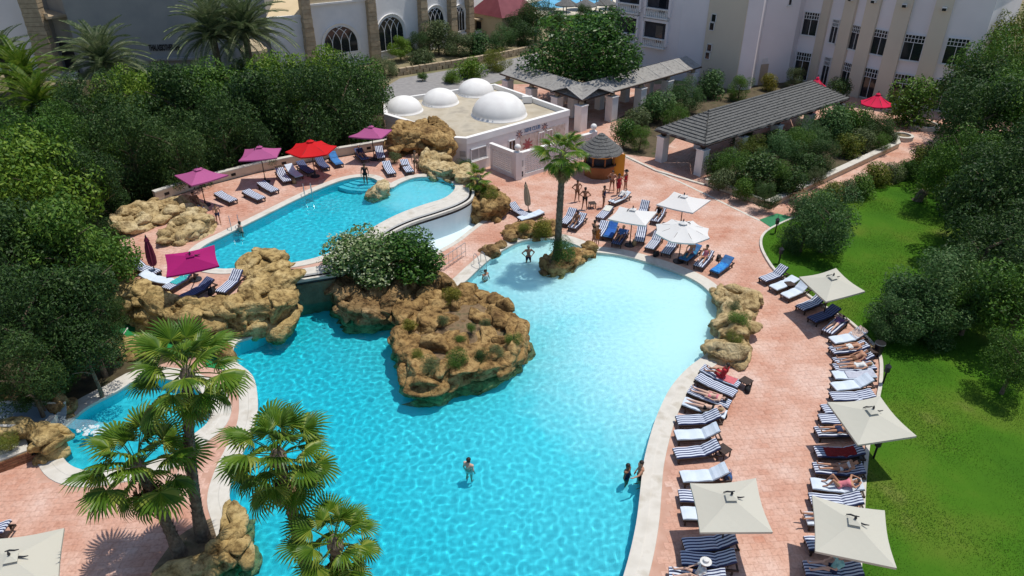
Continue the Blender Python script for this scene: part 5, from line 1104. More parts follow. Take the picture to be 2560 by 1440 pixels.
# ================================================================== furniture
M['stripe'] = stripes('navy_white_stripe', (.60, .65, .74), (.030, .040, .11), .13, .52)
M['plain'] = pm('pale_canvas', (.52, .60, .69), (.60, .67, .75), 3, .85, .15, 30)
M['bluec'] = pm('blue_towelling', (.03, .10, .26), (.05, .16, .36), 4, .9, .2, 40)
M['shaded_stripe'] = stripes('shaded_navy_stripe', (.10, .13, .26), (.022, .028, .075), .13, .5)  # striped cushion again, with shade put into its colours
def rot_y(a): return Matrix.Rotation(a, 3, 'Y')
_lg = {}
def lounger_meshes():
    mb = MB()
    for s in (-1, 1): mb.box((.62, s * .31, .27), (1.24, .05, .09)); mb.box((1.60, s * .31, .27), (.72, .05, .09))
    for x in (.03, .45, .85, 1.2, 1.93): mb.box((x, 0, .262), (.06, .60, .05))
    _lg['frame'] = mb.mesh('frame', M['dark_wood'])
    _lg['leg'] = MB().box((0, 0, .12), (.07, .055, .24)).mesh('leg', M['dark_wood'])
    def cushion(L, th=.075, n=8):
        mb = MB(); w = .30; prof = [(-w, .0), (-w - .015, .03), (-w, th), (w, th), (w + .015, .03), (w, 0)]; vs = []; g_ = random.Random(int(L * 100))
        for i in range(n + 1):
            t = i / n; e = .012 if i in (0, n) else 0
            for (y, z) in prof: vs.append((L * t, y * (1 - e), z + (.012 * math.sin(t * math.pi * 3.0) if z > .05 else 0) - (e if z > .05 else 0)))
        k = 6; fs = [(i * k + q, (i + 1) * k + q, (i + 1) * k + (q + 1) % k, i * k + (q + 1) % k) for i in range(n) for q in range(k)] + [tuple(range(k)), tuple(range((n + 1) * k - 1, n * k - 1, -1))]
        mb.add(vs, fs); return mb
    _lg['seat'] = cushion(1.2).mesh('seat_cushion', M['stripe']); _lg['back'] = cushion(.74, n=5).mesh('back_cushion', M['stripe'])
    mb = MB()
    for s in (-1, 1): mb.box((.37, s * .27, -.025), (.74, .045, .045))
    for x in (.05, .4, .70): mb.box((x, 0, -.02), (.05, .54, .035))
    _lg['bframe'] = mb.mesh('back_frame', M['dark_wood'])
    _lg['prop'] = MB().box((0, .2, -.12), (.03, .03, .3)).box((0, -.2, -.12), (.03, .03, .3)).mesh('prop', M['dark_wood'])
lounger_meshes()
LOUNGERS = {}
def lounger(key, foot, head, style, ang, label, group, z=0.0):
    a, b = P(*foot, z + .33), P(*head, z + .33); d = b - a; rz = math.atan2(d.y, d.x) + random.uniform(-.06, .06); c = (a + b) / 2; o0 = c - Vector((math.cos(rz), math.sin(rz), 0)) * .98
    o = empty('sun_lounger', (o0.x, o0.y, z), rz, label, 'sun lounger', group); m = {'s': 'stripe', 'p': 'plain', 'b': 'bluec', 'n': 'shaded_stripe'}[style]
    link('frame', _lg['frame'], o)
    for x, y in ((.1, .29), (.1, -.29), (1.75, .29), (1.75, -.29)): link('leg', _lg['leg'], o, (x, y, 0))
    link('seat_cushion', _lg['seat'], o, (0, 0, .30), None, None, M[m])
    link('back_cushion', _lg['back'], o, (1.21, 0, .30), (0, -R(ang), 0), None, M[m]); link('back_frame', _lg['bframe'], o, (1.21, 0, .30), (0, -R(ang), 0))
    if ang > 12: link('prop', _lg['prop'], o, (1.21 + .5 * math.cos(R(ang)), 0, .30 + .5 * math.sin(R(ang))), (0, R(12), 0))
    LOUNGERS[key] = (o, ang); return o
sn = {'s': 'navy striped', 'p': 'plain pale', 'b': 'blue covered', 'n': 'dark navy'}
E_ = [((1902, 702), (1968, 676), 's', 38), ((1928, 722), (1994, 697), 'p', 12), ((1955, 744), (2024, 714), 'p', 40), ((1997, 772), (2062, 746), 's', 30), ((2024, 800), (2098, 776), 'n', 24), ((2062, 832), (2116, 794), 's', 0), ((2074, 853), (2166, 836), 'p', 32), ((2078, 878), (2168, 866), 's', 18),
      ((2086, 904), (2182, 897), 's', 30), ((2088, 921), (2184, 917), 's', 10), ((2084, 940), (2186, 938), 'p', 12), ((2082, 966), (2180, 958), 'p', 32), ((2084, 992), (2178, 990), 's', 15), ((2062, 1022), (2160, 1022), 's', 22), ((2056, 1048), (2156, 1050), 's', 22), ((2046, 1078), (2148, 1080), 's', 12),
      ((2044, 1130), (2154, 1134), 's', 24), ((2043, 1172), (2152, 1178), 's', 20), ((2037, 1212), (2150, 1222), 'p', 26), ((2034, 1248), (2148, 1258), 's', 26), ((2024, 1296), (2138, 1304), 'p', 10), ((2026, 1356), (2142, 1360), 's', 20), ((2020, 1424), (2148, 1432), 's', 26)]
for i, (a, b, s, g_) in enumerate(E_): lounger('E%d' % (i + 1), a, b, s, g_, '%s sun lounger, %s from the top in the row along the lawn' % (sn[s], wd[i]), 'loungers along the lawn')
W_ = [((1850, 962), (1752, 922), 's', 10), ((1838, 984), (1742, 944), 's', 8), ((1822, 1010), (1724, 976), 's', 6), ((1810, 1034), (1712, 1008), 'p', 6), ((1696, 1052), (1798, 1046), 's', 30), ((1694, 1088), (1796, 1084), 'p', 34), ((1690, 1132), (1798, 1126), 's', 30), ((1706, 1194), (1820, 1184), 'p', 34), ((1708, 1240), (1815, 1244), 's', 15), ((1718, 1282), (1820, 1286), 'p', 15),
      ((1716, 1360), (1836, 1358), 's', 28), ((1712, 1398), (1834, 1404), 's', 30), ((1690, 1440), (1800, 1450), 's', 24)]
for i, (a, b, s, g_) in enumerate(W_): lounger('W%d' % (i + 1), a, b, s, g_, '%s sun lounger, %s from the top in the row beside the big pool' % (sn[s], wd[i]), 'loungers beside the big pool')
C_ = [((1402, 562), (1440, 528), 's', 34, 'striped sun lounger right beside the tall palm trunk'), ((1424, 572), (1464, 540), 's', 30, 'striped sun lounger just right of the palm-side one'), ((1496, 548), (1528, 516), 's', 10, 'striped lounger with a white towel left of the upper white parasol'), ((1494, 594), (1514, 555), 's', 20, 'striped lounger next to the hugging pair'), ((1514, 596), (1540, 560), 'b', 34, 'blue covered lounger in the shade of the left white parasol'), ((1540, 610), (1562, 578), 'n', 14, 'flat navy lounger in the shade beside the blue covered one'),
      ((1596, 604), (1608, 570), 's', 24, 'striped lounger right of the left white parasol pole'), ((1620, 624), (1652, 588), 's', 34, 'striped lounger with raised back under the octagonal parasol, left one'), ((1660, 636), (1692, 600), 's', 34, 'striped lounger with raised back under the octagonal parasol, right one'), ((1706, 652), (1746, 618), 'b', 28, 'blue covered lounger where people sit beside the octagonal parasol'), ((1742, 668), (1778, 632), 's', 24, 'lounger in the middle of the seated group near the shallow end'), ((1780, 686), (1830, 646), 'b', 30, 'bright blue covered lounger nearest the shallow end rocks'),
      ((1528, 506), (1572, 486), 'p', 26, 'pale lounger with a reclining person in front of the kiosk'), ((1598, 540), (1616, 514), 's', 44, 'striped lounger back peeking out behind the left white parasol'), ((1632, 556), (1660, 524), 's', 26, 'striped lounger between the three white parasols'), ((1326, 542), (1270, 514), 's', 30, 'lounger left of the closed beige parasol'), ((1298, 548), (1356, 530), 'p', 8, 'pale flat lounger right of the closed beige parasol')]
for i, (a, b, s, g_, l) in enumerate(C_): lounger('C%d' % (i + 1), a, b, s, g_, l, 'loungers on the middle deck')
U_ = [((502, 524), (478, 503), 's', 24), ((584, 502), (544, 483), 's', 8), ((656, 497), (612, 477), 's', 6), ((692, 478), (648, 457), 's', 10), ((726, 458), (692, 426), 's', 34), ((752, 445), (716, 418), 'p', 34), ((782, 434), (746, 409), 'n', 30), ((820, 422), (790, 396), 'n', 30), ((854, 416), (824, 386), 'b', 36), ((916, 402), (892, 375), 'n', 24), ((957, 398), (944, 370), 's', 24), ((981, 438), (964, 407), 's', 24), ((1029, 431), (1006, 405), 's', 24)]
for i, (a, b, s, g_) in enumerate(U_): lounger('U%d' % (i + 1), a, b, s, g_, '%s sun lounger, %s from the left along the upper terrace wall' % (sn[s], wd[i]), 'loungers on the upper terrace', UZ)
T_ = [((398, 684), (326, 660), 's', 34, 'lounger with raised back left of the closed maroon parasol'), ((432, 706), (352, 690), 'p', 20, 'lounger on the rock edge below the closed maroon parasol'), ((424, 716), (476, 686), 's', 30, 'lounger with a turquoise towel under the magenta parasol'), ((470, 738), (520, 712), 'n', 26, 'dark lounger in the shade of the magenta parasol'), ((556, 726), (598, 690), 's', 34, 'striped lounger at the right end of the lower terrace corner')]
for i, (a, b, s, g_, l) in enumerate(T_): lounger('T%d' % (i + 1), a, b, s, g_, l, 'loungers at the terrace corner', UZ)
lounger('B1', (-90, 1330), (8, 1328), 's', 20, 'striped lounger cut by the left edge near the bottom', None)
# towels
def towel(key, mat, label, x0, x1, w=.52, y0=0.0):
    o, ang = LOUNGERS[key]; mb = MB(); vs = []; n = 10; th = .015
    for i in range(n + 1):
        x = x0 + (x1 - x0) * i / n
        if x < 1.21: q = Vector((x, 0, .385))
        else: q = Vector((1.21 + (x - 1.21) * math.cos(R(ang)), 0, .385 + (x - 1.21) * math.sin(R(ang))))
        for k in range(7): y = (k / 6 - .5) * w + y0; ed = max(0, abs(y) - .3); vs.append((q.x, y if ed == 0 else math.copysign(.31, y), q.z + .012 * math.sin(i * 2.2 + k * 1.7) - ed * 1.2))
    fs = [(i * 7 + k, (i + 1) * 7 + k, (i + 1) * 7 + k + 1, i * 7 + k + 1) for i in range(n) for k in range(6)]
    top = [(a, b, c + th) for a, b, c in vs]; N_ = len(vs); mb.add(vs + top, [tuple(reversed(f)) for f in fs] + [tuple(v + N_ for v in f) for f in fs])
    t = mb.build('towel', mat); t.location = o.location; t.rotation_euler = o.rotation_euler; return tag(t, label, 'towel', 'towels on loungers')
def tw_mat(n, c, c2=None): return pm(n, c, c2 or tuple(q * .8 for q in c), 5, .95, .25, 50)
towel('E17', tw_mat('red_towel', (.26, .02, .02)), 'dark red towel on a shaded lounger by the lawn', .35, 1.6, .7)
towel('T3', tw_mat('turquoise_towel', (.05, .42, .44)), 'turquoise towel under the magenta parasol', .5, 1.5)
towel('C12', tw_mat('bright_blue_towel', (.02, .12, .50), (.05, .32, .62)), 'bright blue patterned beach towel nearest the shallow end rocks', .02, 1.3, .74)
towel('C10', tw_mat('teal_towel', (.04, .20, .34)), 'teal towel on the lounger of the seated group', .1, 1.4, .7)
towel('C5', tw_mat('royal_towel', (.03, .12, .42)), 'royal blue towel hanging over a lounger under the left white parasol', .1, 1.9, .66)
towel('C3', tw_mat('white_towel', (.72, .72, .64)), 'white towel on a lounger left of the upper white parasol', 1.2, 1.9)
towel('U9', tw_mat('sky_towel', (.06, .22, .52)), 'blue towel at the right end of the red parasol', .2, 1.9, .66)
towel('W1', tw_mat('pink_towel', (.62, .16, .18)), 'pink towel behind the seated woman in red', .2, 1.1)
towel('E7', tw_mat('peach_towel', (.66, .50, .42)), 'peach towel hanging over a raised backrest by the lawn', 1.25, 1.95, .62)
towel('E9', tw_mat('rose_towel', (.55, .26, .24)), 'rose towel beside a sunbather at the dark bin', .9, 1.5)
towel('E11', tw_mat('grey_towel', (.50, .52, .60)), 'crumpled grey towel on a pale lounger by the lawn', .6, 1.9, .7)
# beach bags and sandals left about
BGM = [pm('bag_' + n_, c, tuple(q * .7 for q in c), 6, .8) for n_, c in (('black', (.02, .02, .022)), ('straw', (.42, .30, .15)), ('blue', (.05, .12, .30)), ('pink', (.55, .20, .25)))]
def bag(px, py, z, k, label):
    o = empty('beach_bag', P(px, py, z), random.uniform(0, 3), label, 'bag', 'beach bags'); mb = MB(); vs = []; n = 12
    for (r, zz) in ((.20, 0), (.24, .08), (.23, .22), (.18, .30)): vs += [Vector((r * 1.15 * math.cos(2 * math.pi * q / n), r * .6 * math.sin(2 * math.pi * q / n), zz + .015 * math.sin(q * 2.3))) for q in range(n)]
    mb.add(vs, [(i * n + q, i * n + (q + 1) % n, (i + 1) * n + (q + 1) % n, (i + 1) * n + q) for i in range(3) for q in range(n)] + [tuple(range(n - 1, -1, -1)), tuple(range(3 * n, 4 * n))]); mb.build('bag_body', BGM[k], o, sm=True)
    for s in (-.09, .09): MB().tube([(-.1, s, .28), (-.07, s, .42), (.07, s, .42), (.1, s, .28)], .012, 5).build('handle', BGM[k], o)
for a, b, k, l in ((1868, 978, 0, 'black beach bag behind the table at the head of the pool-side row'), (1806, 1040, 0, 'black beach bag beside the sunbather in the black bikini'), (2176, 880, 1, 'straw beach bag next to the litter bin'), (1796, 650, 0, 'black beach bag in the seated group near the shallow end'), (1770, 640, 3, 'pink beach bag in the seated group near the shallow end'), (1818, 1196, 2, 'blue beach bag above the pool-side cream parasol'), (1585, 612, 1, 'straw beach bag in the shade of the left white parasol'), (1640, 640, 0, 'black beach bag in the shade of the octagonal parasol'), (2162, 1100, 2, 'blue beach bag under the middle cream parasol')): bag(a, b, 0, k, l)
bag(735, 458, UZ, 1, 'straw beach bag on the upper terrace before the red parasol'); bag(530, 735, UZ, 0, 'black beach bag under the magenta parasol')
# side tables
_tb = {'top': MB().box((0, 0, .40), (.5, .5, .04)).mesh('table_top', M['dark_wood']), 'leg': MB().box((0, 0, .19), (.045, .045, .38)).mesh('leg', M['dark_wood'])}
for i, (a, b, z, l) in enumerate(((1758, 1036, 0, 'below the topless row of sunbathers beside the pool'), (1862, 968, 0, 'at the head of the pool-side row'), (1972, 724, 0, 'between the second and third lawn-side loungers'), (1480, 520, 0, 'alone on the deck before the standing men'), (1806, 1140, 0, 'behind a pool-side lounger'), (1700, 520, 0, 'under the upper right white parasol'), (700, 430, UZ, 'on the upper terrace near the second mauve parasol'), (1010, 425, UZ, 'between the last two terrace loungers'), (2172, 892, 0, 'near the dark litter bin'), (1806, 664, 0, 'with bags between the seated group and the blue towel'))):
    if i == 0: l = 'beside the sunbathers nearest the pool edge'
    t = empty('side_table', P(a, b, z), random.uniform(0, 1.5), 'small dark wooden side table ' + l, 'table', 'side tables'); link('table_top', _tb['top'], t)
    for x, y in ((.2, .2), (.2, -.2), (-.2, .2), (-.2, -.2)): link('leg', _tb['leg'], t, (x, y, 0))
# ------------------------------------------------------------------ parasols
FB = {'cream': fabric('cream_canvas', (.57, .555, .475), .12, .96), 'white': fabric('white_canvas', (.72, .715, .70), .12, .97), 'mauve': fabric('mauve_canvas', (.46, .11, .28), .2, .94), 'red': fabric('red_canvas', (.62, .008, .012), .15, .95), 'magenta': fabric('magenta_canvas', (.42, .012, .16), .2, .95), 'hot': fabric('hot_pink_canvas', (.75, .015, .08), .15, .95), 'maroon': fabric('maroon_canvas', (.20, .03, .07), .1, .7), 'beige': fabric('beige_canvas', (.50, .40, .28), .1, .8)}
def parasol(label, corners, col, rise=.42, zb=0.0, group=None, pole=None, sag=.07, cat='parasol'):
    """corners: world points of the canopy rim"""
    n = len(corners); c = sum(corners, Vector()) / n; b = Vector((c.x, c.y, zb)) if pole is None else Vector(pole)
    o = empty('parasol', b, 0, label, cat, group); L_ = [q - b for q in corners]; cc = c - b; ap = cc + Vector((0, 0, rise)); mb = MB(); K = 6
    for i in range(n):
        p, q = L_[i], L_[(i + 1) % n]; idx = {}; vs = []; fs = []
        for r in range(K + 1):
            for s in range(r + 1):
                w = r / K; e = p.lerp(q, s / r) if r else p; pt = ap.lerp(e, w)
                k_ = math.sin(math.pi * (s / r if r else 0)); pt = pt - Vector((0, 0, sag * k_ * w * w)) + (cc - pt) * (.05 * k_ * w * w) - Vector((0, 0, .10 * rise * math.sin(w * math.pi)))
                idx[(r, s)] = len(vs); vs.append(pt)
        for r in range(K):
            for s in range(r + 1):
                fs.append((idx[(r, s)], idx[(r + 1, s)], idx[(r + 1, s + 1)]))
                if s < r: fs.append((idx[(r, s)], idx[(r + 1, s + 1)], idx[(r, s + 1)]))
        base = len(mb.v); mb.add(vs, fs)
        low = [(v[0], v[1], v[2] - .09) for v in (vs[idx[(K, s)]] for s in range(K + 1))]; up = [vs[idx[(K, s)]] for s in range(K + 1)]
        mb.add(up + low, [(s, s + K + 1, s + K + 2, s + 1) for s in range(K)])
    lo = ccw([V2(x) for x in L_]); flip = area([V2(x) for x in L_]) < 0
    if flip: mb.f = [tuple(reversed(f)) for f in mb.f]
    cn = mb.build('canopy', FB[col], o)
    up = (ap - Vector((0, 0, 0))); d = (L_[0] - cc).normalized()
    mb = MB(); k_ = .16; top = [ap + (q - ap) * k_ + Vector((0, 0, .075)) for q in L_]; mb.add(top + [ap + Vector((0, 0, .12))], [(i, (i + 1) % n, n) for i in range(n)]); mb.build('vent_cap', FB[col], cn)
    mb = MB(); q0 = ap.lerp((L_[0] + L_[1]) / 2, .25) + Vector((0, 0, .03)); q1 = ap.lerp((L_[1] + L_[2 % n]) / 2, .22) + Vector((0, 0, .03)); sd = (L_[1] - L_[0]).normalized()
    for qq in (q0, q1): mb.tube([qq - sd * .22, qq - sd * .08 + Vector((0, 0, .03)), qq + sd * .06, qq + sd * .2 + Vector((0, 0, .02))], [.02, .035, .03, .015], 5)
    mb.build('vent_shadow_mark', M['dark_metal'], cn)  # dark tubes stand in for shadows showing through the vent
    foot = Vector((0, 0, 0)); MB().tube([foot, ap + Vector((0, 0, .05))], .032, 8).build('pole', M['dark_wood'], o)
    MB().lathe(ap + Vector((0, 0, .10)), [(.03, 0), (.05, .06), (.02, .16)], 8).build('finial', M['dark_metal'], o)
    for q in L_: MB().tube([ap - Vector((0, 0, .1)), q - Vector((0, 0, .03))], [.018, .012], 4).build('rib', M['dark_wood'], o)
    MB().lathe((0, 0, 0), [(.34, 0), (.34, .07), (.08, .1), (.06, .35)], 14).build('base', M['dark_metal'], o)
    return o
ZU = 2.15
for l, px in (('cream square parasol at the top of the lawn-side lounger row', [(1998, 692), (2090, 670), (2163, 728), (2065, 754)]), ('cream square parasol over the lawn edge in the middle of the row', [(2068, 1005), (2200, 990), (2292, 1090), (2145, 1112)]), ('cream square parasol over the pool-side lounger row', [(1725, 1208), (1890, 1195), (1932, 1330), (1750, 1331)]), ('largest cream square parasol in the lower right', [(2030, 1238), (2212, 1276), (2242, 1420), (2038, 1378)]), ('cream square parasol cut by the lower left corner', [(-70, 1350), (160, 1320), (145, 1480), (-90, 1530)])):
    parasol(l, PP(px, ZU), 'cream', group='cream parasols')
parasol('white square parasol nearest the tall palm', PP([(1519, 547), (1549, 516), (1643, 529), (1614, 564)], ZU), 'white', group='white parasols')
parasol('white square parasol farthest right, nearest the cream bed wall', PP([(1641, 511), (1685, 479), (1777, 500), (1732, 532)], ZU), 'white', group='white parasols')
def ring_corners(px, py, rpx, z, n, a0=0.0):
    c = P(px, py, z); t = c.y * CP + (H - z) * SP; r = rpx * t / F; return [c + Vector((r * math.cos(a0 + 2 * math.pi * k / n), r * math.sin(a0 + 2 * math.pi * k / n), 0)) for k in range(n)]
parasol('big white octagonal parasol in the middle of the deck', ring_corners(1706, 577, 71, ZU, 8, .2), 'white', .55, group='white parasols')
parasol('leftmost mauve parasol against the terrace wall', PP([(436, 438), (502, 418), (571, 437), (478, 464)], UZ + ZU), 'mauve', zb=UZ, group='mauve parasols')
parasol('middle mauve parasol, left of the red one', PP([(596, 402), (612, 373), (703, 370), (692, 394)], UZ + ZU), 'mauve', .5, zb=UZ, group='mauve parasols')
parasol('mauve parasol in front of the domed club', PP([(871, 341), (912, 320), (980, 324), (952, 346)], UZ + ZU), 'mauve', .5, zb=UZ, group='mauve parasols')
parasol('bright red six-sided parasol on the upper terrace', ring_corners(778, 372, 63, UZ + ZU, 6, .35), 'red', .6, zb=UZ)
tl = [P(412, 636, UZ + 2.6), P(536, 612, UZ + 2.6), P(548, 664, UZ + 1.9), P(415, 692, UZ + 1.9)]
parasol('tilted magenta parasol at the terrace corner above the rock wall', tl, 'magenta', .25, zb=UZ, pole=P(489, 700, UZ))
parasol('hot pink parasol before the hotel french windows', ring_corners(2190, 258, 38, 2.3, 8), 'hot', .9)
parasol('hot pink parasol top behind the reed pergola roof', ring_corners(2040, 216, 26, 2.4, 8), 'hot', .9)
def closed_parasol(label, bx, by, tx, ty, z, col):
    b = P(bx, by, z); zt = ZH(ty, b.y); t = P(tx, ty, zt) - b; o = empty('closed_parasol', b, 0, label, 'parasol'); L_ = t.length
    MB().tube([(0, 0, 0), t], .03, 8).build('pole', M['dark_wood'], o); mb = MB(); n = 16; vs = []; prof = [(.14, .28), (.20, .34), (.22, .5), (.17, .75), (.10, .88), (.13, .90), (.05, .99)]
    for r, s in prof:
        for q in range(n): a = 2 * math.pi * q / n; rr = r * (1.15 if q % 2 else .72); c = t * s; vs.append(c + Vector((rr * math.cos(a), rr * math.sin(a), 0)))
    mb.add(vs, [(i * n + q, i * n + (q + 1) % n, (i + 1) * n + (q + 1) % n, (i + 1) * n + q) for i in range(len(prof) - 1) for q in range(n)]); mb.build('folded_canopy', FB[col], o)
    MB().lathe(t, [(.05, -.03), (.04, .05), (.015, .12)], 8).build('finial', M['dark_metal'], o); MB().lathe((0, 0, 0), [(.32, 0), (.32, .08), (.07, .12), (.05, .3)], 14).build('base', M['dark_metal'], o)
closed_parasol('closed maroon parasol at the left terrace corner', 390, 690, 364, 592, UZ, 'maroon'); closed_parasol('closed beige parasol beside the catch basin rocks', 1322, 534, 1314, 458, 0, 'beige')
# ------------------------------------------------------------------ ladders, railings, lamps, bins
def ladder(label, px, py, z, d, hgt=.85):
    b = P(px, py, z); o = empty('pool_ladder', b, math.atan2(d[1], d[0]), label, 'ladder', 'pool ladders')
    for s in (-.25, .25): MB().tube([(-.55, s, 0), (-.55, s, hgt * .8), (-.4, s, hgt), (-.1, s, hgt * .95), (.1, s, .45), (.14, s, -.9)], .022, 6).build('rail', M['metal'], o)
    for zz in (-.2, -.45, -.7): MB().box((.14, 0, zz), (.1, .5, .03)).build('tread', M['metal'], o)
ladder('curved steel ladder halfway along the upper pool', 772, 492, UZ, (.35, -.94)); ladder('steel ladder at the near left side of the upper pool', 590, 575, UZ, (.4, -.92)); ladder('steel ladder at the lagoon below the railing', 1205, 668, 0, (.55, -.83))
rl = empty('railing', P(1112, 672), 0, 'thin steel railing between oleander and brick ramp', 'railing'); A_, B_ = P(1112, 676) - P(1112, 672), P(1164, 640) - P(1112, 672)
for zz in (.35, .95): MB().tube([A_ + Vector((0, 0, zz)), B_ + Vector((0, 0, zz))], .022, 6).build('rail', M['metal'], rl)
for k in range(6): q = A_.lerp(B_, k / 5); MB().tube([q, q + Vector((0, 0, .95))], .018, 6).build('baluster', M['metal'], rl)
for i, (a, b, l) in enumerate(((1937, 586, 'black garden lamp beside the green mat'), (1946, 662, 'black garden lamp at the lawn kerb below the round tree'), (2206, 962, 'black garden lamp at the lawn kerb above the cream parasol'), (2182, 1150, 'black garden lamp in the shade of the middle cream parasol'))):
    o = empty('garden_lamp', P(a, b), 0, l, 'lamp', 'garden lamps'); MB().tube([(0, 0, 0), (0, 0, .75)], .045, 8).build('post', M['black'], o); MB().lathe((0, 0, .75), [(.07, 0), (.13, .05), (.13, .32), (.16, .34), (.03, .48)], 8).build('lantern', M['dark_metal'], o); MB().tube([(0, 0, 1.2), (0, 0, 1.45)], .01, 4).build('spike', M['black'], o)
bn = empty('litter_bin', P(2192, 888), .3, 'dark litter bin with a pale bag rim on the lawn kerb', 'bin'); MB().lathe((0, 0, 0), [(.2, 0), (.24, .75), (.26, .78)], 14).build('body', M['black'], bn); MB().lathe((0, 0, .72), [(.265, 0), (.255, .05), (.19, .055), (.17, -.05)], 12, cap=False).build('bag', M['curtain'], bn)
# ------------------------------------------------------------------ slide, turf steps, low walls lower left
s0, s1 = P(-120, 1052, 1.3), P(160, 1058, .35); sd = (s1 - s0); pn = Vector((-sd.y, sd.x, 0)).normalized(); mb = MB(); vs = []; n = 18; k = 11
sl_ = empty('water_slide', (s1.x, s1.y, 0), 0, 'grey half-pipe water slide entering the small pool', 'slide')
for i in range(n + 1):
    t = i / n; c = s0.lerp(s1, t) - Vector((s1.x, s1.y, 0)); c.z = 1.3 + (.32 - 1.3) * t ** .8
    for q in range(k): a = math.pi * q / (k - 1); vs.append(c + pn * .78 * math.cos(a) + Vector((0, 0, .55 - .55 * math.sin(a))))
fs = [(i * k + q, i * k + q + 1, (i + 1) * k + q + 1, (i + 1) * k + q) for i in range(n) for q in range(k - 1)]
MB().add(vs, fs).build('chute', pm('blue_grey_fibreglass', (.20, .26, .30), (.25, .31, .35), 1, .3, spec=.5), sl_, sm=True)
for s in (0, k - 1): mb = MB(); mb.tube([vs[i * k + s] for i in range(n + 1)], .06, 6); mb.build('lip', M['coping'], sl_)
for i in (3, 10, 16): c = s0.lerp(s1, i / n) - Vector((s1.x, s1.y, 0)); MB().box((c.x, c.y, (1.3 - i * .05) / 2 - .1), (.3, .5, 1.1)).build('support', M['coping'], sl_)
foam = pm('white_water', (.72, .78, .80), (.62, .72, .76), 8, .3, .6, 20)
thin = pm('thin_white_water', (.70, .80, .84), (.5, .7, .78), 9, .2, .6, 20); thin.node_tree.nodes['Principled BSDF'].inputs['Alpha'].default_value = .18
mb = MB(); vs = []
for i in range(9):
    t = i / 8; c = s1 + sd.normalized() * (t * 1.8) - Vector((0, t * .35, 0)); c.z = .36 - .45 * t ** 1.6
    for q in range(7): y = (q / 6 - .5) * (.55 + .35 * t); vs.append(c + pn * y + Vector((0, 0, .03 * math.sin(q * 2.1 + i * 1.7))))
mb.add(vs, [(i * 7 + q, i * 7 + q + 1, (i + 1) * 7 + q + 1, (i + 1) * 7 + q) for i in range(8) for q in range(6)]); tag(mb.build('slide_water', thin, sm=True), kind='structure')
g_ = random.Random(2)
def splash(name, a, b, wdt, nb):
    mb = MB()
    for k in range(nb):
        q = a.lerp(b, g_.random()) + Vector((g_.uniform(-wdt, wdt), g_.uniform(-wdt, wdt), 0)); r = g_.uniform(.03, .11); mb.lathe(q, [(r, -.03), (r * 1.1, .0), (r * .6, .025), (.005, .04)], 7)
    tag(mb.build(name, foam), kind='stuff'); return mb
for nm, a, b, wv, nb in (('waterfall_foam', P(722, 752, -.1), P(790, 738, -.1), .15, 90), ('slide_foam', P(205, 1070, -.1), P(262, 1082, -.1), .3, 45)):
    splash(nm, a, b, wv, nb); C.objects[nm]['label'] = 'white foam on the water below the ' + ('spill wall' if 'fall' in nm else 'slide mouth'); C.objects[nm]['category'] = 'foam'
fallv = []; a, b = P(716, 715, UZ - .35), P(800, 700, UZ - .35)
M['green_turf'] = pm('bright_artificial_turf', (.01, .17, .05), (.02, .23, .07), 6, .95, .3, 60)
for i, (pl, l) in enumerate((([(262, 806), (300, 808), (400, 838), (440, 868), (400, 874), (330, 852), (270, 836)], 'green artificial turf strip at the foot of the rock wall'), ([(505, 880), (565, 878), (582, 905), (560, 925), (515, 918)], 'green artificial turf patch beside the upright boulder'), ([(270, 745), (296, 752), (300, 790), (276, 780)], 'green artificial turf corner left of the rock wall'))): tag(MB().prism(PP(pl), .016, .035 + .003 * i).build('turf_strip', M['green_turf']), l, 'turf')
for k in range(4): tag(MB().prism(PP([(318 + k * 26, 822 + k * 9), (322 + k * 26, 820 + k * 9), (302 + k * 26, 850 + k * 6), (298 + k * 26, 852 + k * 6)]), .03, .06).build('turf_edging', M['white']), '%s white edging strip across the green turf' % wd[k], 'edging', 'white edgings on the turf')
bwl = empty('planter_wall', P(40, 1175), 0, 'low brown brick planter wall beside the slide', 'wall'); pa = [P(-60, 1205), P(86, 1150)]; f = Face(*pa)
mb = MB(); f.box(mb, f.L / 2, .25, f.L, .5, -.5, 0); lbuild(mb, 'wall_body', M['rock_brown'], bwl)
g_ = random.Random(8); brick = pm('rough_brick', (.20, .09, .05), (.30, .15, .08), 4, .9, .4, 20)
for r_ in range(4):
    for q in range(int(f.L / .34)): mb = MB(); f.box(mb, .17 + .34 * q + (.17 if r_ % 2 else 0), .07 + .125 * r_, .32, .105, -.02, .025 + g_.uniform(0, .012)); lbuild(mb, 'brick', brick, bwl)
mb = MB(); mb.prism([f.p(0, 0, -.05), f.p(f.L, 0, -.05), f.p(f.L - .1, 0, -1.9), f.p(0, 0, -1.9)], .48, .56); lbuild(mb, 'top_slab', M['coping'], bwl)
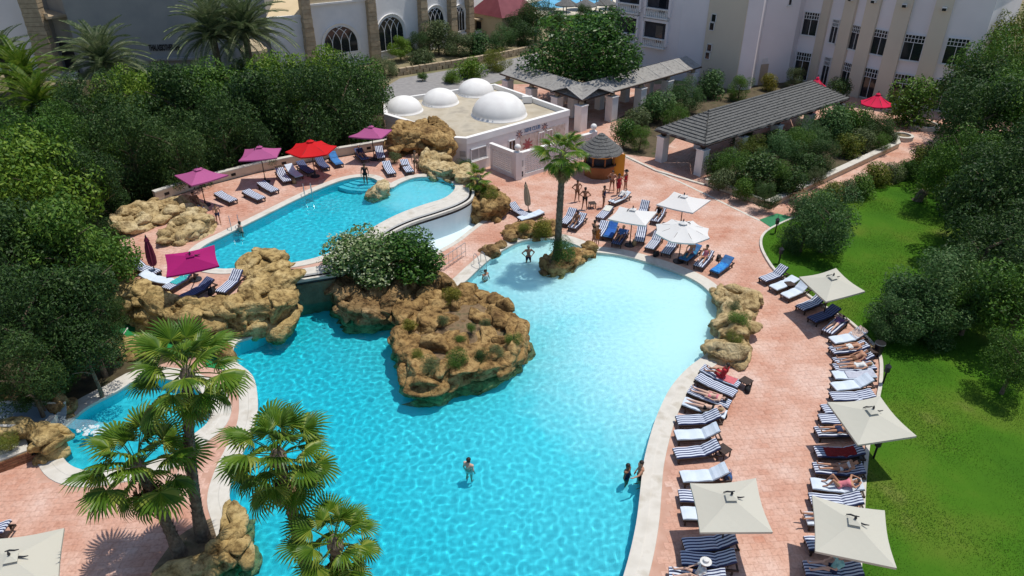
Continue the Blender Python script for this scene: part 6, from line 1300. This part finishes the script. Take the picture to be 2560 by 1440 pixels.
# ================================================================== people
def capsule(mb, a, ra, b, rb, n=10):
    a, b = Vector(a), Vector(b); d = b - a; L_ = d.length or 1e-4; d = d / L_; o = d.orthogonal().normalized(); e = d.cross(o); rings = []
    for t in (-80, -50, -20): rings.append((a + d * ra * math.sin(R(t)), ra * math.cos(R(t))))
    for t in (20, 50, 80): rings.append((b + d * rb * math.sin(R(t)), rb * math.cos(R(t))))
    vs = [c + (o * math.cos(2 * math.pi * q / n) + e * math.sin(2 * math.pi * q / n)) * r for c, r in rings for q in range(n)]
    fs = [(i * n + q, i * n + (q + 1) % n, (i + 1) * n + (q + 1) % n, (i + 1) * n + q) for i in range(5) for q in range(n)] + [tuple(range(n - 1, -1, -1)), tuple(range(5 * n, 6 * n))]
    mb.add(vs, fs)
def skeleton(J):
    """named tapered bones from joints"""
    B = [('pelvis', J['hipL'], .105, J['hipR'], .105), ('belly', J['pelvis'], .125, J['waist'], .115), ('belly', J['waist'], .115, J['chest'], .135), ('chest', J['chest'], .135, J['shL'], .075), ('chest', J['chest'], .135, J['shR'], .075), ('chest', J['shL'], .07, J['shR'], .07), ('neck', J['chest'], .07, J['head0'], .052), ('head', J['head0'], .082, J['head1'], .098), ('nose', J['nose0'], .02, J['nose1'], .016)]
    for s in 'LR':
        B += [('uarm', J['sh' + s], .058, J['el' + s], .042), ('farm', J['el' + s], .042, J['wr' + s], .028), ('palm', J['wr' + s], .03, J['ha' + s], .034), ('thigh', J['hip' + s], .092, J['kn' + s], .058), ('shin', J['kn' + s], .06, J['an' + s], .036), ('foot', J['an' + s], .038, J['to' + s], .028)]
        h, w_ = Vector(J['ha' + s]), Vector(J['wr' + s]); d = (h - w_).normalized(); side = d.cross(Vector((0, 1, 0))); side = side.normalized() if side.length > .1 else Vector((1, 0, 0)); side2 = d.cross(side)
        for q, (off, ln) in enumerate(((-.034, .062), (-.012, .072), (.011, .068), (.032, .052))):
            k_ = h + side2 * off + d * .02; m_ = k_ + d * ln * .6 + side * .008; B += [('palm', k_, .0105, m_, .0095), ('palm', m_, .0095, m_ + d * ln * .5 + side * .018, .008)]
        B.append(('palm', w_.lerp(h, .35) - side2 * .03, .012, h - side2 * .062 + d * .015, .0095))
    return B
def joints(pose):
    J = dict(pelvis=(0, 0, .96), waist=(0, 0, 1.10), chest=(0, .01, 1.29), shL=(.18, .01, 1.40), shR=(-.18, .01, 1.40), head0=(0, -.01, 1.56), head1=(0, 0, 1.64), hipL=(.085, 0, .93), hipR=(-.085, 0, .93), nose0=(0, -.085, 1.59), nose1=(0, -.108, 1.575))
    for s, x in (('L', 1), ('R', -1)):
        J['el' + s] = (x * .25, .03, 1.13); J['wr' + s] = (x * .27, -.04, .90); J['ha' + s] = (x * .265, -.06, .82); J['kn' + s] = (x * .10, -.02, .51); J['an' + s] = (x * .11, .02, .085); J['to' + s] = (x * .13, -.15, .035)
    if pose == 'hips':
        for s, x in (('L', 1), ('R', -1)): J['el' + s] = (x * .40, .08, 1.18); J['wr' + s] = (x * .22, -.06, 1.02); J['ha' + s] = (x * .15, -.10, 1.0); J['kn' + s] = (x * .13, -.02, .51); J['an' + s] = (x * .17, .02, .085); J['to' + s] = (x * .21, -.15, .035)
    if pose == 'reach': J['elL'] = (.36, -.22, 1.30); J['wrL'] = (.42, -.45, 1.28); J['haL'] = (.43, -.53, 1.29); J['elR'] = (-.28, .05, 1.15); J['wrR'] = (-.24, -.1, .98); J['haR'] = (-.2, -.15, .93)
    if pose == 'walk':
        J['knL'] = (.10, -.18, .53); J['anL'] = (.10, -.22, .10); J['toL'] = (.11, -.39, .05); J['knR'] = (-.10, .06, .50); J['anR'] = (-.10, .30, .13); J['toR'] = (-.11, .15, .035); J['wrL'] = (.26, .12, .92); J['haL'] = (.26, .15, .84); J['wrR'] = (-.26, -.18, .94); J['haR'] = (-.25, -.23, .87)
    if pose in ('lie_back', 'lie_front', 'recline', 'knees', 'sit'):
        # laid in a lounger's own frame: x runs from the feet (0) to the head, z up
        z = .47; tl = {'recline': R(28), 'knees': R(22), 'sit': R(72)}.get(pose, R(3)); hx = 1.0 if pose != 'sit' else .95; ux, uz = math.cos(tl), math.sin(tl)
        def T(s, y, up=0.0): return (hx + ux * s - uz * up, y, z + uz * s + ux * up)
        f_ = -1 if pose == 'lie_front' else 1
        J = dict(pelvis=T(.03, 0, .0), waist=T(.17, 0), chest=T(.36, 0), shL=T(.47, .18), shR=T(.47, -.18), head0=T(.63, 0, .03), head1=T(.71, 0, .04), hipL=T(0, .085), hipR=T(0, -.085), nose0=T(.66, .0 if f_ > 0 else .08, .115 * f_ if f_ > 0 else .04), nose1=T(.645, 0 if f_ > 0 else .105, .138 * f_ if f_ > 0 else .04))
        for s, y in (('L', 1), ('R', -1)):
            J['kn' + s] = (hx - .43, y * .11, z + .01); J['an' + s] = (hx - .84, y * .14, z - .01); J['to' + s] = (hx - .90, y * .16, z + (.12 if f_ > 0 else -.04)); J['el' + s] = T(.22, y * .27, -.02); J['wr' + s] = T(-.02, y * .25, .02); J['ha' + s] = T(-.10, y * .24, .02)
        if pose == 'lie_front':
            for s, y in (('L', 1), ('R', -1)): J['el' + s] = T(.60, y * .33, 0); J['wr' + s] = T(.80, y * .16, .0); J['ha' + s] = T(.84, y * .08, 0)
        if pose == 'knees':
            for s, y in (('L', 1), ('R', -1)): k_ = .34 if y > 0 else .26; J['kn' + s] = (hx - .27, y * .11, z + k_); J['an' + s] = (hx - .45, y * .13, z - .03); J['to' + s] = (hx - .60, y * .14, z - .06); J['el' + s] = T(.55, y * .34, .05); J['wr' + s] = T(.74, y * .2, .03); J['ha' + s] = T(.78, y * .13, .02)
        if pose == 'sit':
            for s, y in (('L', 1), ('R', -1)): J['kn' + s] = (hx - .40, y * .13, z + .12); J['an' + s] = (hx - .78, y * .15, z - .02); J['to' + s] = (hx - .86, y * .16, z + .10); J['el' + s] = T(.22, y * .26, .12); J['wr' + s] = (hx - .2, y * .18, z + .22); J['ha' + s] = (hx - .28, y * .15, z + .2)
    return J
_body = {}
def body(pose):
    if pose in _body: return _body[pose]
    J = joints(pose); B = skeleton(J); mb = MB()
    for nm, a, ra, b, rb in B: capsule(mb, a, ra, b, rb)
    tmp = mb.build('tmp', M['white']); md = tmp.modifiers.new('r', 'REMESH'); md.mode = 'VOXEL'; md.voxel_size = .0165; md.use_smooth_shade = True
    sm = tmp.modifiers.new('s', 'SMOOTH'); sm.factor = .5; sm.iterations = 3
    dg = bpy.context.evaluated_depsgraph_get(); me = bpy.data.meshes.new_from_object(tmp.evaluated_get(dg)); bpy.data.objects.remove(tmp)
    me.materials.clear(); me.name = 'body'; n = len(me.vertices); co_ = np.empty(n * 3); me.vertices.foreach_get('co', co_); co_ = co_.reshape(-1, 3); no = np.empty(n * 3); me.vertices.foreach_get('normal', no); no = no.reshape(-1, 3)
    best = np.full(n, 1e9); reg = np.zeros(n, int); par = np.zeros(n); names = sorted({b[0] for b in B})
    for nm, a, ra, b, rb in B:
        a, b = np.array(a), np.array(b); e = b - a; t = np.clip(((co_ - a) @ e) / (e @ e), 0, 1); d = np.linalg.norm(co_ - a - t[:, None] * e, axis=1) - (ra + (rb - ra) * t); k_ = d < best
        best[k_] = d[k_]; reg[k_] = names.index(nm); par[k_] = t[k_]
    pol = np.array([list(p.vertices) for p in me.polygons]) if all(len(p.vertices) == 4 for p in me.polygons) else None
    polys = [list(p.vertices) for p in me.polygons]
    _body[pose] = (me, co_, no, reg, par, names, polys, J); return _body[pose]
_garm = {}
def garment(pose, kind):
    if (pose, kind) in _garm: return _garm[(pose, kind)]
    me, co_, no, reg, par, names, polys, J = body(pose); R_ = {nm: reg == names.index(nm) for nm in names}
    up = np.array(J['head1']) - np.array(J['chest']); up = up / np.linalg.norm(up); fw = np.array(J['nose1']) - np.array(J['head0']); fw = fw - up * (fw @ up); fw = fw / (np.linalg.norm(fw) + 1e-9); hc = (np.array(J['head0']) + np.array(J['head1'])) / 2
    hy = (co_ - hc) @ up; hf = (co_ - hc) @ fw; cs = (co_ - np.array(J['chest'])) @ up
    if kind == 'trunks': k = R_['pelvis'] | (R_['thigh'] & (par < .5)) | (R_['belly'] & (cs < -.28))
    elif kind == 'bottom': k = R_['pelvis'] | (R_['thigh'] & (par < .10))
    elif kind == 'top': k = (R_['chest'] | R_['belly']) & (cs > -.06) & (cs < .06)
    elif kind == 'suit': k = R_['pelvis'] | R_['belly'] | (R_['chest'] & (cs < .1)) | (R_['thigh'] & (par < .08))
    elif kind == 'shirt': k = R_['belly'] | R_['chest'] | (R_['uarm'] & (par < .75))
    elif kind == 'dress': k = R_['pelvis'] | R_['belly'] | (R_['chest'] & (cs < .1)) | (R_['thigh'] & (par < .85))
    else: k = R_['head'] & ((hy > .045) | ((hf < -.005) & (hy > -.06)))
    off = {'hair': .014, 'dress': .03, 'shirt': .016}.get(kind, .009); fs = [p for p in polys if all(k[v] for v in p)]
    use = sorted({v for p in fs for v in p}); mp = {v: i for i, v in enumerate(use)}; m_ = bpy.data.meshes.new(kind); m_.from_pydata([tuple(co_[v] + no[v] * off) for v in use], [], [[mp[v] for v in p] for p in fs]); m_.polygons.foreach_set('use_smooth', [True] * len(fs)); m_.update()
    _garm[(pose, kind)] = m_; return m_
SK = {'tan': pm('tanned_skin', (.40, .20, .12), (.46, .24, .15), 6, .55), 'fair': pm('fair_skin', (.58, .36, .27), (.63, .41, .31), 6, .55), 'brown': pm('brown_skin', (.22, .11, .065), (.27, .14, .08), 6, .5)}
HR = {'dark': pm('dark_hair', (.015, .011, .009), (.03, .02, .015), 20, .6), 'blond': pm('blond_hair', (.35, .25, .12), (.42, .31, .16), 20, .6), 'grey': pm('grey_hair', (.32, .31, .30), (.4, .39, .38), 20, .6)}
CL = {k: pm('cloth_' + k, c, tuple(q * .8 for q in c), 8, .85) for k, c in dict(navy=(.02, .03, .08), black=(.015, .015, .018), red=(.45, .03, .04), pink=(.70, .22, .26), purple=(.16, .08, .20), white=(.72, .72, .70), cyan=(.30, .62, .60), brown=(.18, .09, .05), orange=(.55, .18, .04), blue=(.05, .15, .40), green=(.08, .22, .10)).items()}
def person(label, pose, loc, rz, skin, clothes, hair='dark', scale=1.0, hat=None, group=None):
    me = body(pose)[0]; o = empty('person', loc, rz, label, 'person', group); o.scale = (scale,) * 3
    link('body', me, o, mat=SK[skin])
    for kind, col in clothes: link({'top': 'bikini_top', 'bottom': 'bikini_bottom', 'suit': 'swimsuit', 'trunks': 'swim_trunks', 'shirt': 'shirt', 'dress': 'dress'}[kind], garment(pose, kind), o, mat=CL[col])
    link('hair', garment(pose, 'hair'), o, mat=HR[hair])
    if hat:
        J = joints(pose); h = MB().lathe((0, 0, 0), [(.19, 0), (.20, .01), (.11, .03), (.10, .12), (.04, .14)], 18).build('hat', CL[hat], o); h.location = Vector(J['head1']) + Vector((0, 0, .045))
    return o
def pers_at(label, pose, px, py, z, rz, *a, zf=None, **k):
    q = P(px, py, z); return person(label, pose, (q.x, q.y, z if zf is None else zf), rz, *a, **k)
def on(label, key, pose, *a, dz=0.0, dx=0.0, flip=False, **k):
    o, ang = LOUNGERS[key]; c = Vector(o.location); r = o.rotation_euler.z
    if flip: c = c + Vector((math.cos(r), math.sin(r), 0)) * 1.95; r += math.pi
    c = c + Vector((math.cos(r), math.sin(r), 0)) * dx; return person(label, pose, (c.x, c.y, c.z + dz), r, *a, **k)
pers_at('man in brown shorts with hands on hips, half hidden by the palm', 'hips', 1442, 505, 0, .4, 'brown', [('trunks', 'brown')])
pers_at('man in dark trunks with both hands on his hips', 'hips', 1461, 524, 0, 3.0, 'brown', [('trunks', 'black')])
pers_at('person in a dark swimsuit with an arm stretched out', 'reach', 1508, 520, 0, 1.2, 'brown', [('suit', 'navy')])
pers_at('tall person standing closest to the kiosk counter', 'hips', 1529, 480, 0, -.4, 'tan', [('trunks', 'brown')])
pers_at('person in a red dress near the kiosk', 'stand', 1545, 488, 0, .6, 'brown', [('dress', 'red')])
pers_at('person with cap and red swimwear, hand on hip, near the kiosk', 'hips', 1562, 480, 0, .9, 'tan', [('suit', 'red')], hat='black')
pers_at('woman in a brown skirt standing left of the striped lounger', 'reach', 1484, 610, 0, 2.2, 'tan', [('trunks', 'brown'), ('top', 'black')])
pers_at('person held by the woman in the brown skirt', 'stand', 1493, 612, 0, -.8, 'tan', [('dress', 'orange')], scale=.82)
pers_at('person standing at the edge of the upper terrace by the rocks', 'stand', 1040, 432, UZ, .5, 'tan', [('trunks', 'brown')])
pers_at('dark-haired bather standing on the steps of the upper pool', 'stand', 914, 452, UZ, .1, 'brown', [('suit', 'black')], zf=UZ - .4)
pers_at('child walking at the left side of the upper pool', 'walk', 548, 560, UZ, .5, 'tan', [('trunks', 'navy')], scale=.8)
pers_at('bather climbing the near ladder of the upper pool', 'stand', 602, 574, UZ, 2.4, 'fair', [('trunks', 'black')], zf=UZ - 1.15)
pers_at('grey bather with hands on hips standing in the lagoon', 'hips', 1321, 648, -.1, .2, 'tan', [('trunks', 'navy')], 'grey', zf=-.85)
pers_at('swimmer beside the lagoon ladder', 'stand', 1214, 690, -.1, .8, 'tan', [('suit', 'white')], zf=-1.38)
pers_at('swimmer alone in the middle of the big pool', 'stand', 1172, 1168, -.1, 2.6, 'fair', [('trunks', 'white')], zf=-1.32, scale=1.0)
pers_at('swimmer in the water at the right pool edge', 'stand', 1568, 1186, -.1, 1.0, 'brown', [('suit', 'navy')], zf=-1.25)
pers_at('bather climbing out at the right pool edge', 'reach', 1600, 1190, -.1, -1.4, 'tan', [('trunks', 'black')], zf=-1.0)
pers_at('small seated figure below the rock wall', 'sit', 436, 850, 0, 1.9, 'fair', [('trunks', 'pink')], zf=-.42)
on('woman in purple lying face down on a lawn-side lounger', 'E6', 'lie_front', 'fair', [('suit', 'purple')])
on('sunbather with dark trunks under scattered clothes by the lawn', 'E8', 'lie_back', 'tan', [('trunks', 'white')])
on('sunbather beside the rose towel', 'E9', 'recline', 'tan', [('trunks', 'brown')]); on('long-haired sunbather lying right below the rose towel', 'E10', 'lie_back', 'tan', [('suit', 'white')], 'blond')
on('sunbather whose legs show left of the middle cream parasol', 'E16', 'lie_back', 'tan', [('trunks', 'navy')]); on('sunbather in the parasol shade just above the pink swimsuit', 'E18', 'recline', 'tan', [('bottom', 'white'), ('top', 'white')])
on('woman in a pink swimsuit with raised knees by the lawn', 'E19', 'knees', 'tan', [('suit', 'pink')]); on('sunbather whose feet poke out under the largest cream parasol', 'E21', 'lie_back', 'tan', [('trunks', 'white')], dx=-.3)
on('person in a cyan shirt sitting at the bottom edge by the lawn', 'E23', 'sit', 'fair', [('shirt', 'cyan'), ('trunks', 'navy')], 'grey')
on('woman in a red robe sitting at the top of the pool-side row', 'W1', 'sit', 'tan', [('dress', 'red'), ('shirt', 'red')], flip=True, dx=.1); on('sunbather in a flowered bikini lying on the pool-side row', 'W3', 'lie_back', 'fair', [('bottom', 'pink'), ('top', 'pink')], flip=True)
on('sunbather in a black bikini lying face down on the pool-side row', 'W4', 'lie_front', 'fair', [('bottom', 'black'), ('top', 'black')], 'blond', flip=True); on('person in a white hat sitting at the bottom of the pool-side row', 'W13', 'sit', 'fair', [('shirt', 'white'), ('trunks', 'navy')], hat='white')
on('dark-haired person sitting on the teal towel', 'C10', 'sit', 'tan', [('trunks', 'pink')]); on('person leaning over in the middle of the seated group', 'C11', 'sit', 'tan', [('suit', 'pink')], dx=.15)
on('person reclining on the pale lounger in front of the kiosk', 'C13', 'recline', 'fair', [('shirt', 'white'), ('trunks', 'navy')]); on('dark-haired person sitting between the three white parasols', 'C15', 'sit', 'brown', [('suit', 'black')])
on('person sitting on the lounger right of the palm', 'C2', 'sit', 'brown', [('trunks', 'navy')], dx=-.25); on('person reclining in the shade under the left white parasol', 'C6', 'recline', 'brown', [('shirt', 'blue')])
on('person sitting in the shade of the leftmost mauve parasol', 'U1', 'sit', 'brown', [('shirt', 'brown')]); on('person reclining under the mauve parasol nearest the club', 'U10', 'recline', 'tan', [('shirt', 'navy')])
# the statue is a seated stone figure
q = link('figure', body('sit')[0], st, (0, -.95 * 1.3, 1.5), (0, 0, R(90)), (1.3,) * 3, M['stone_block'])
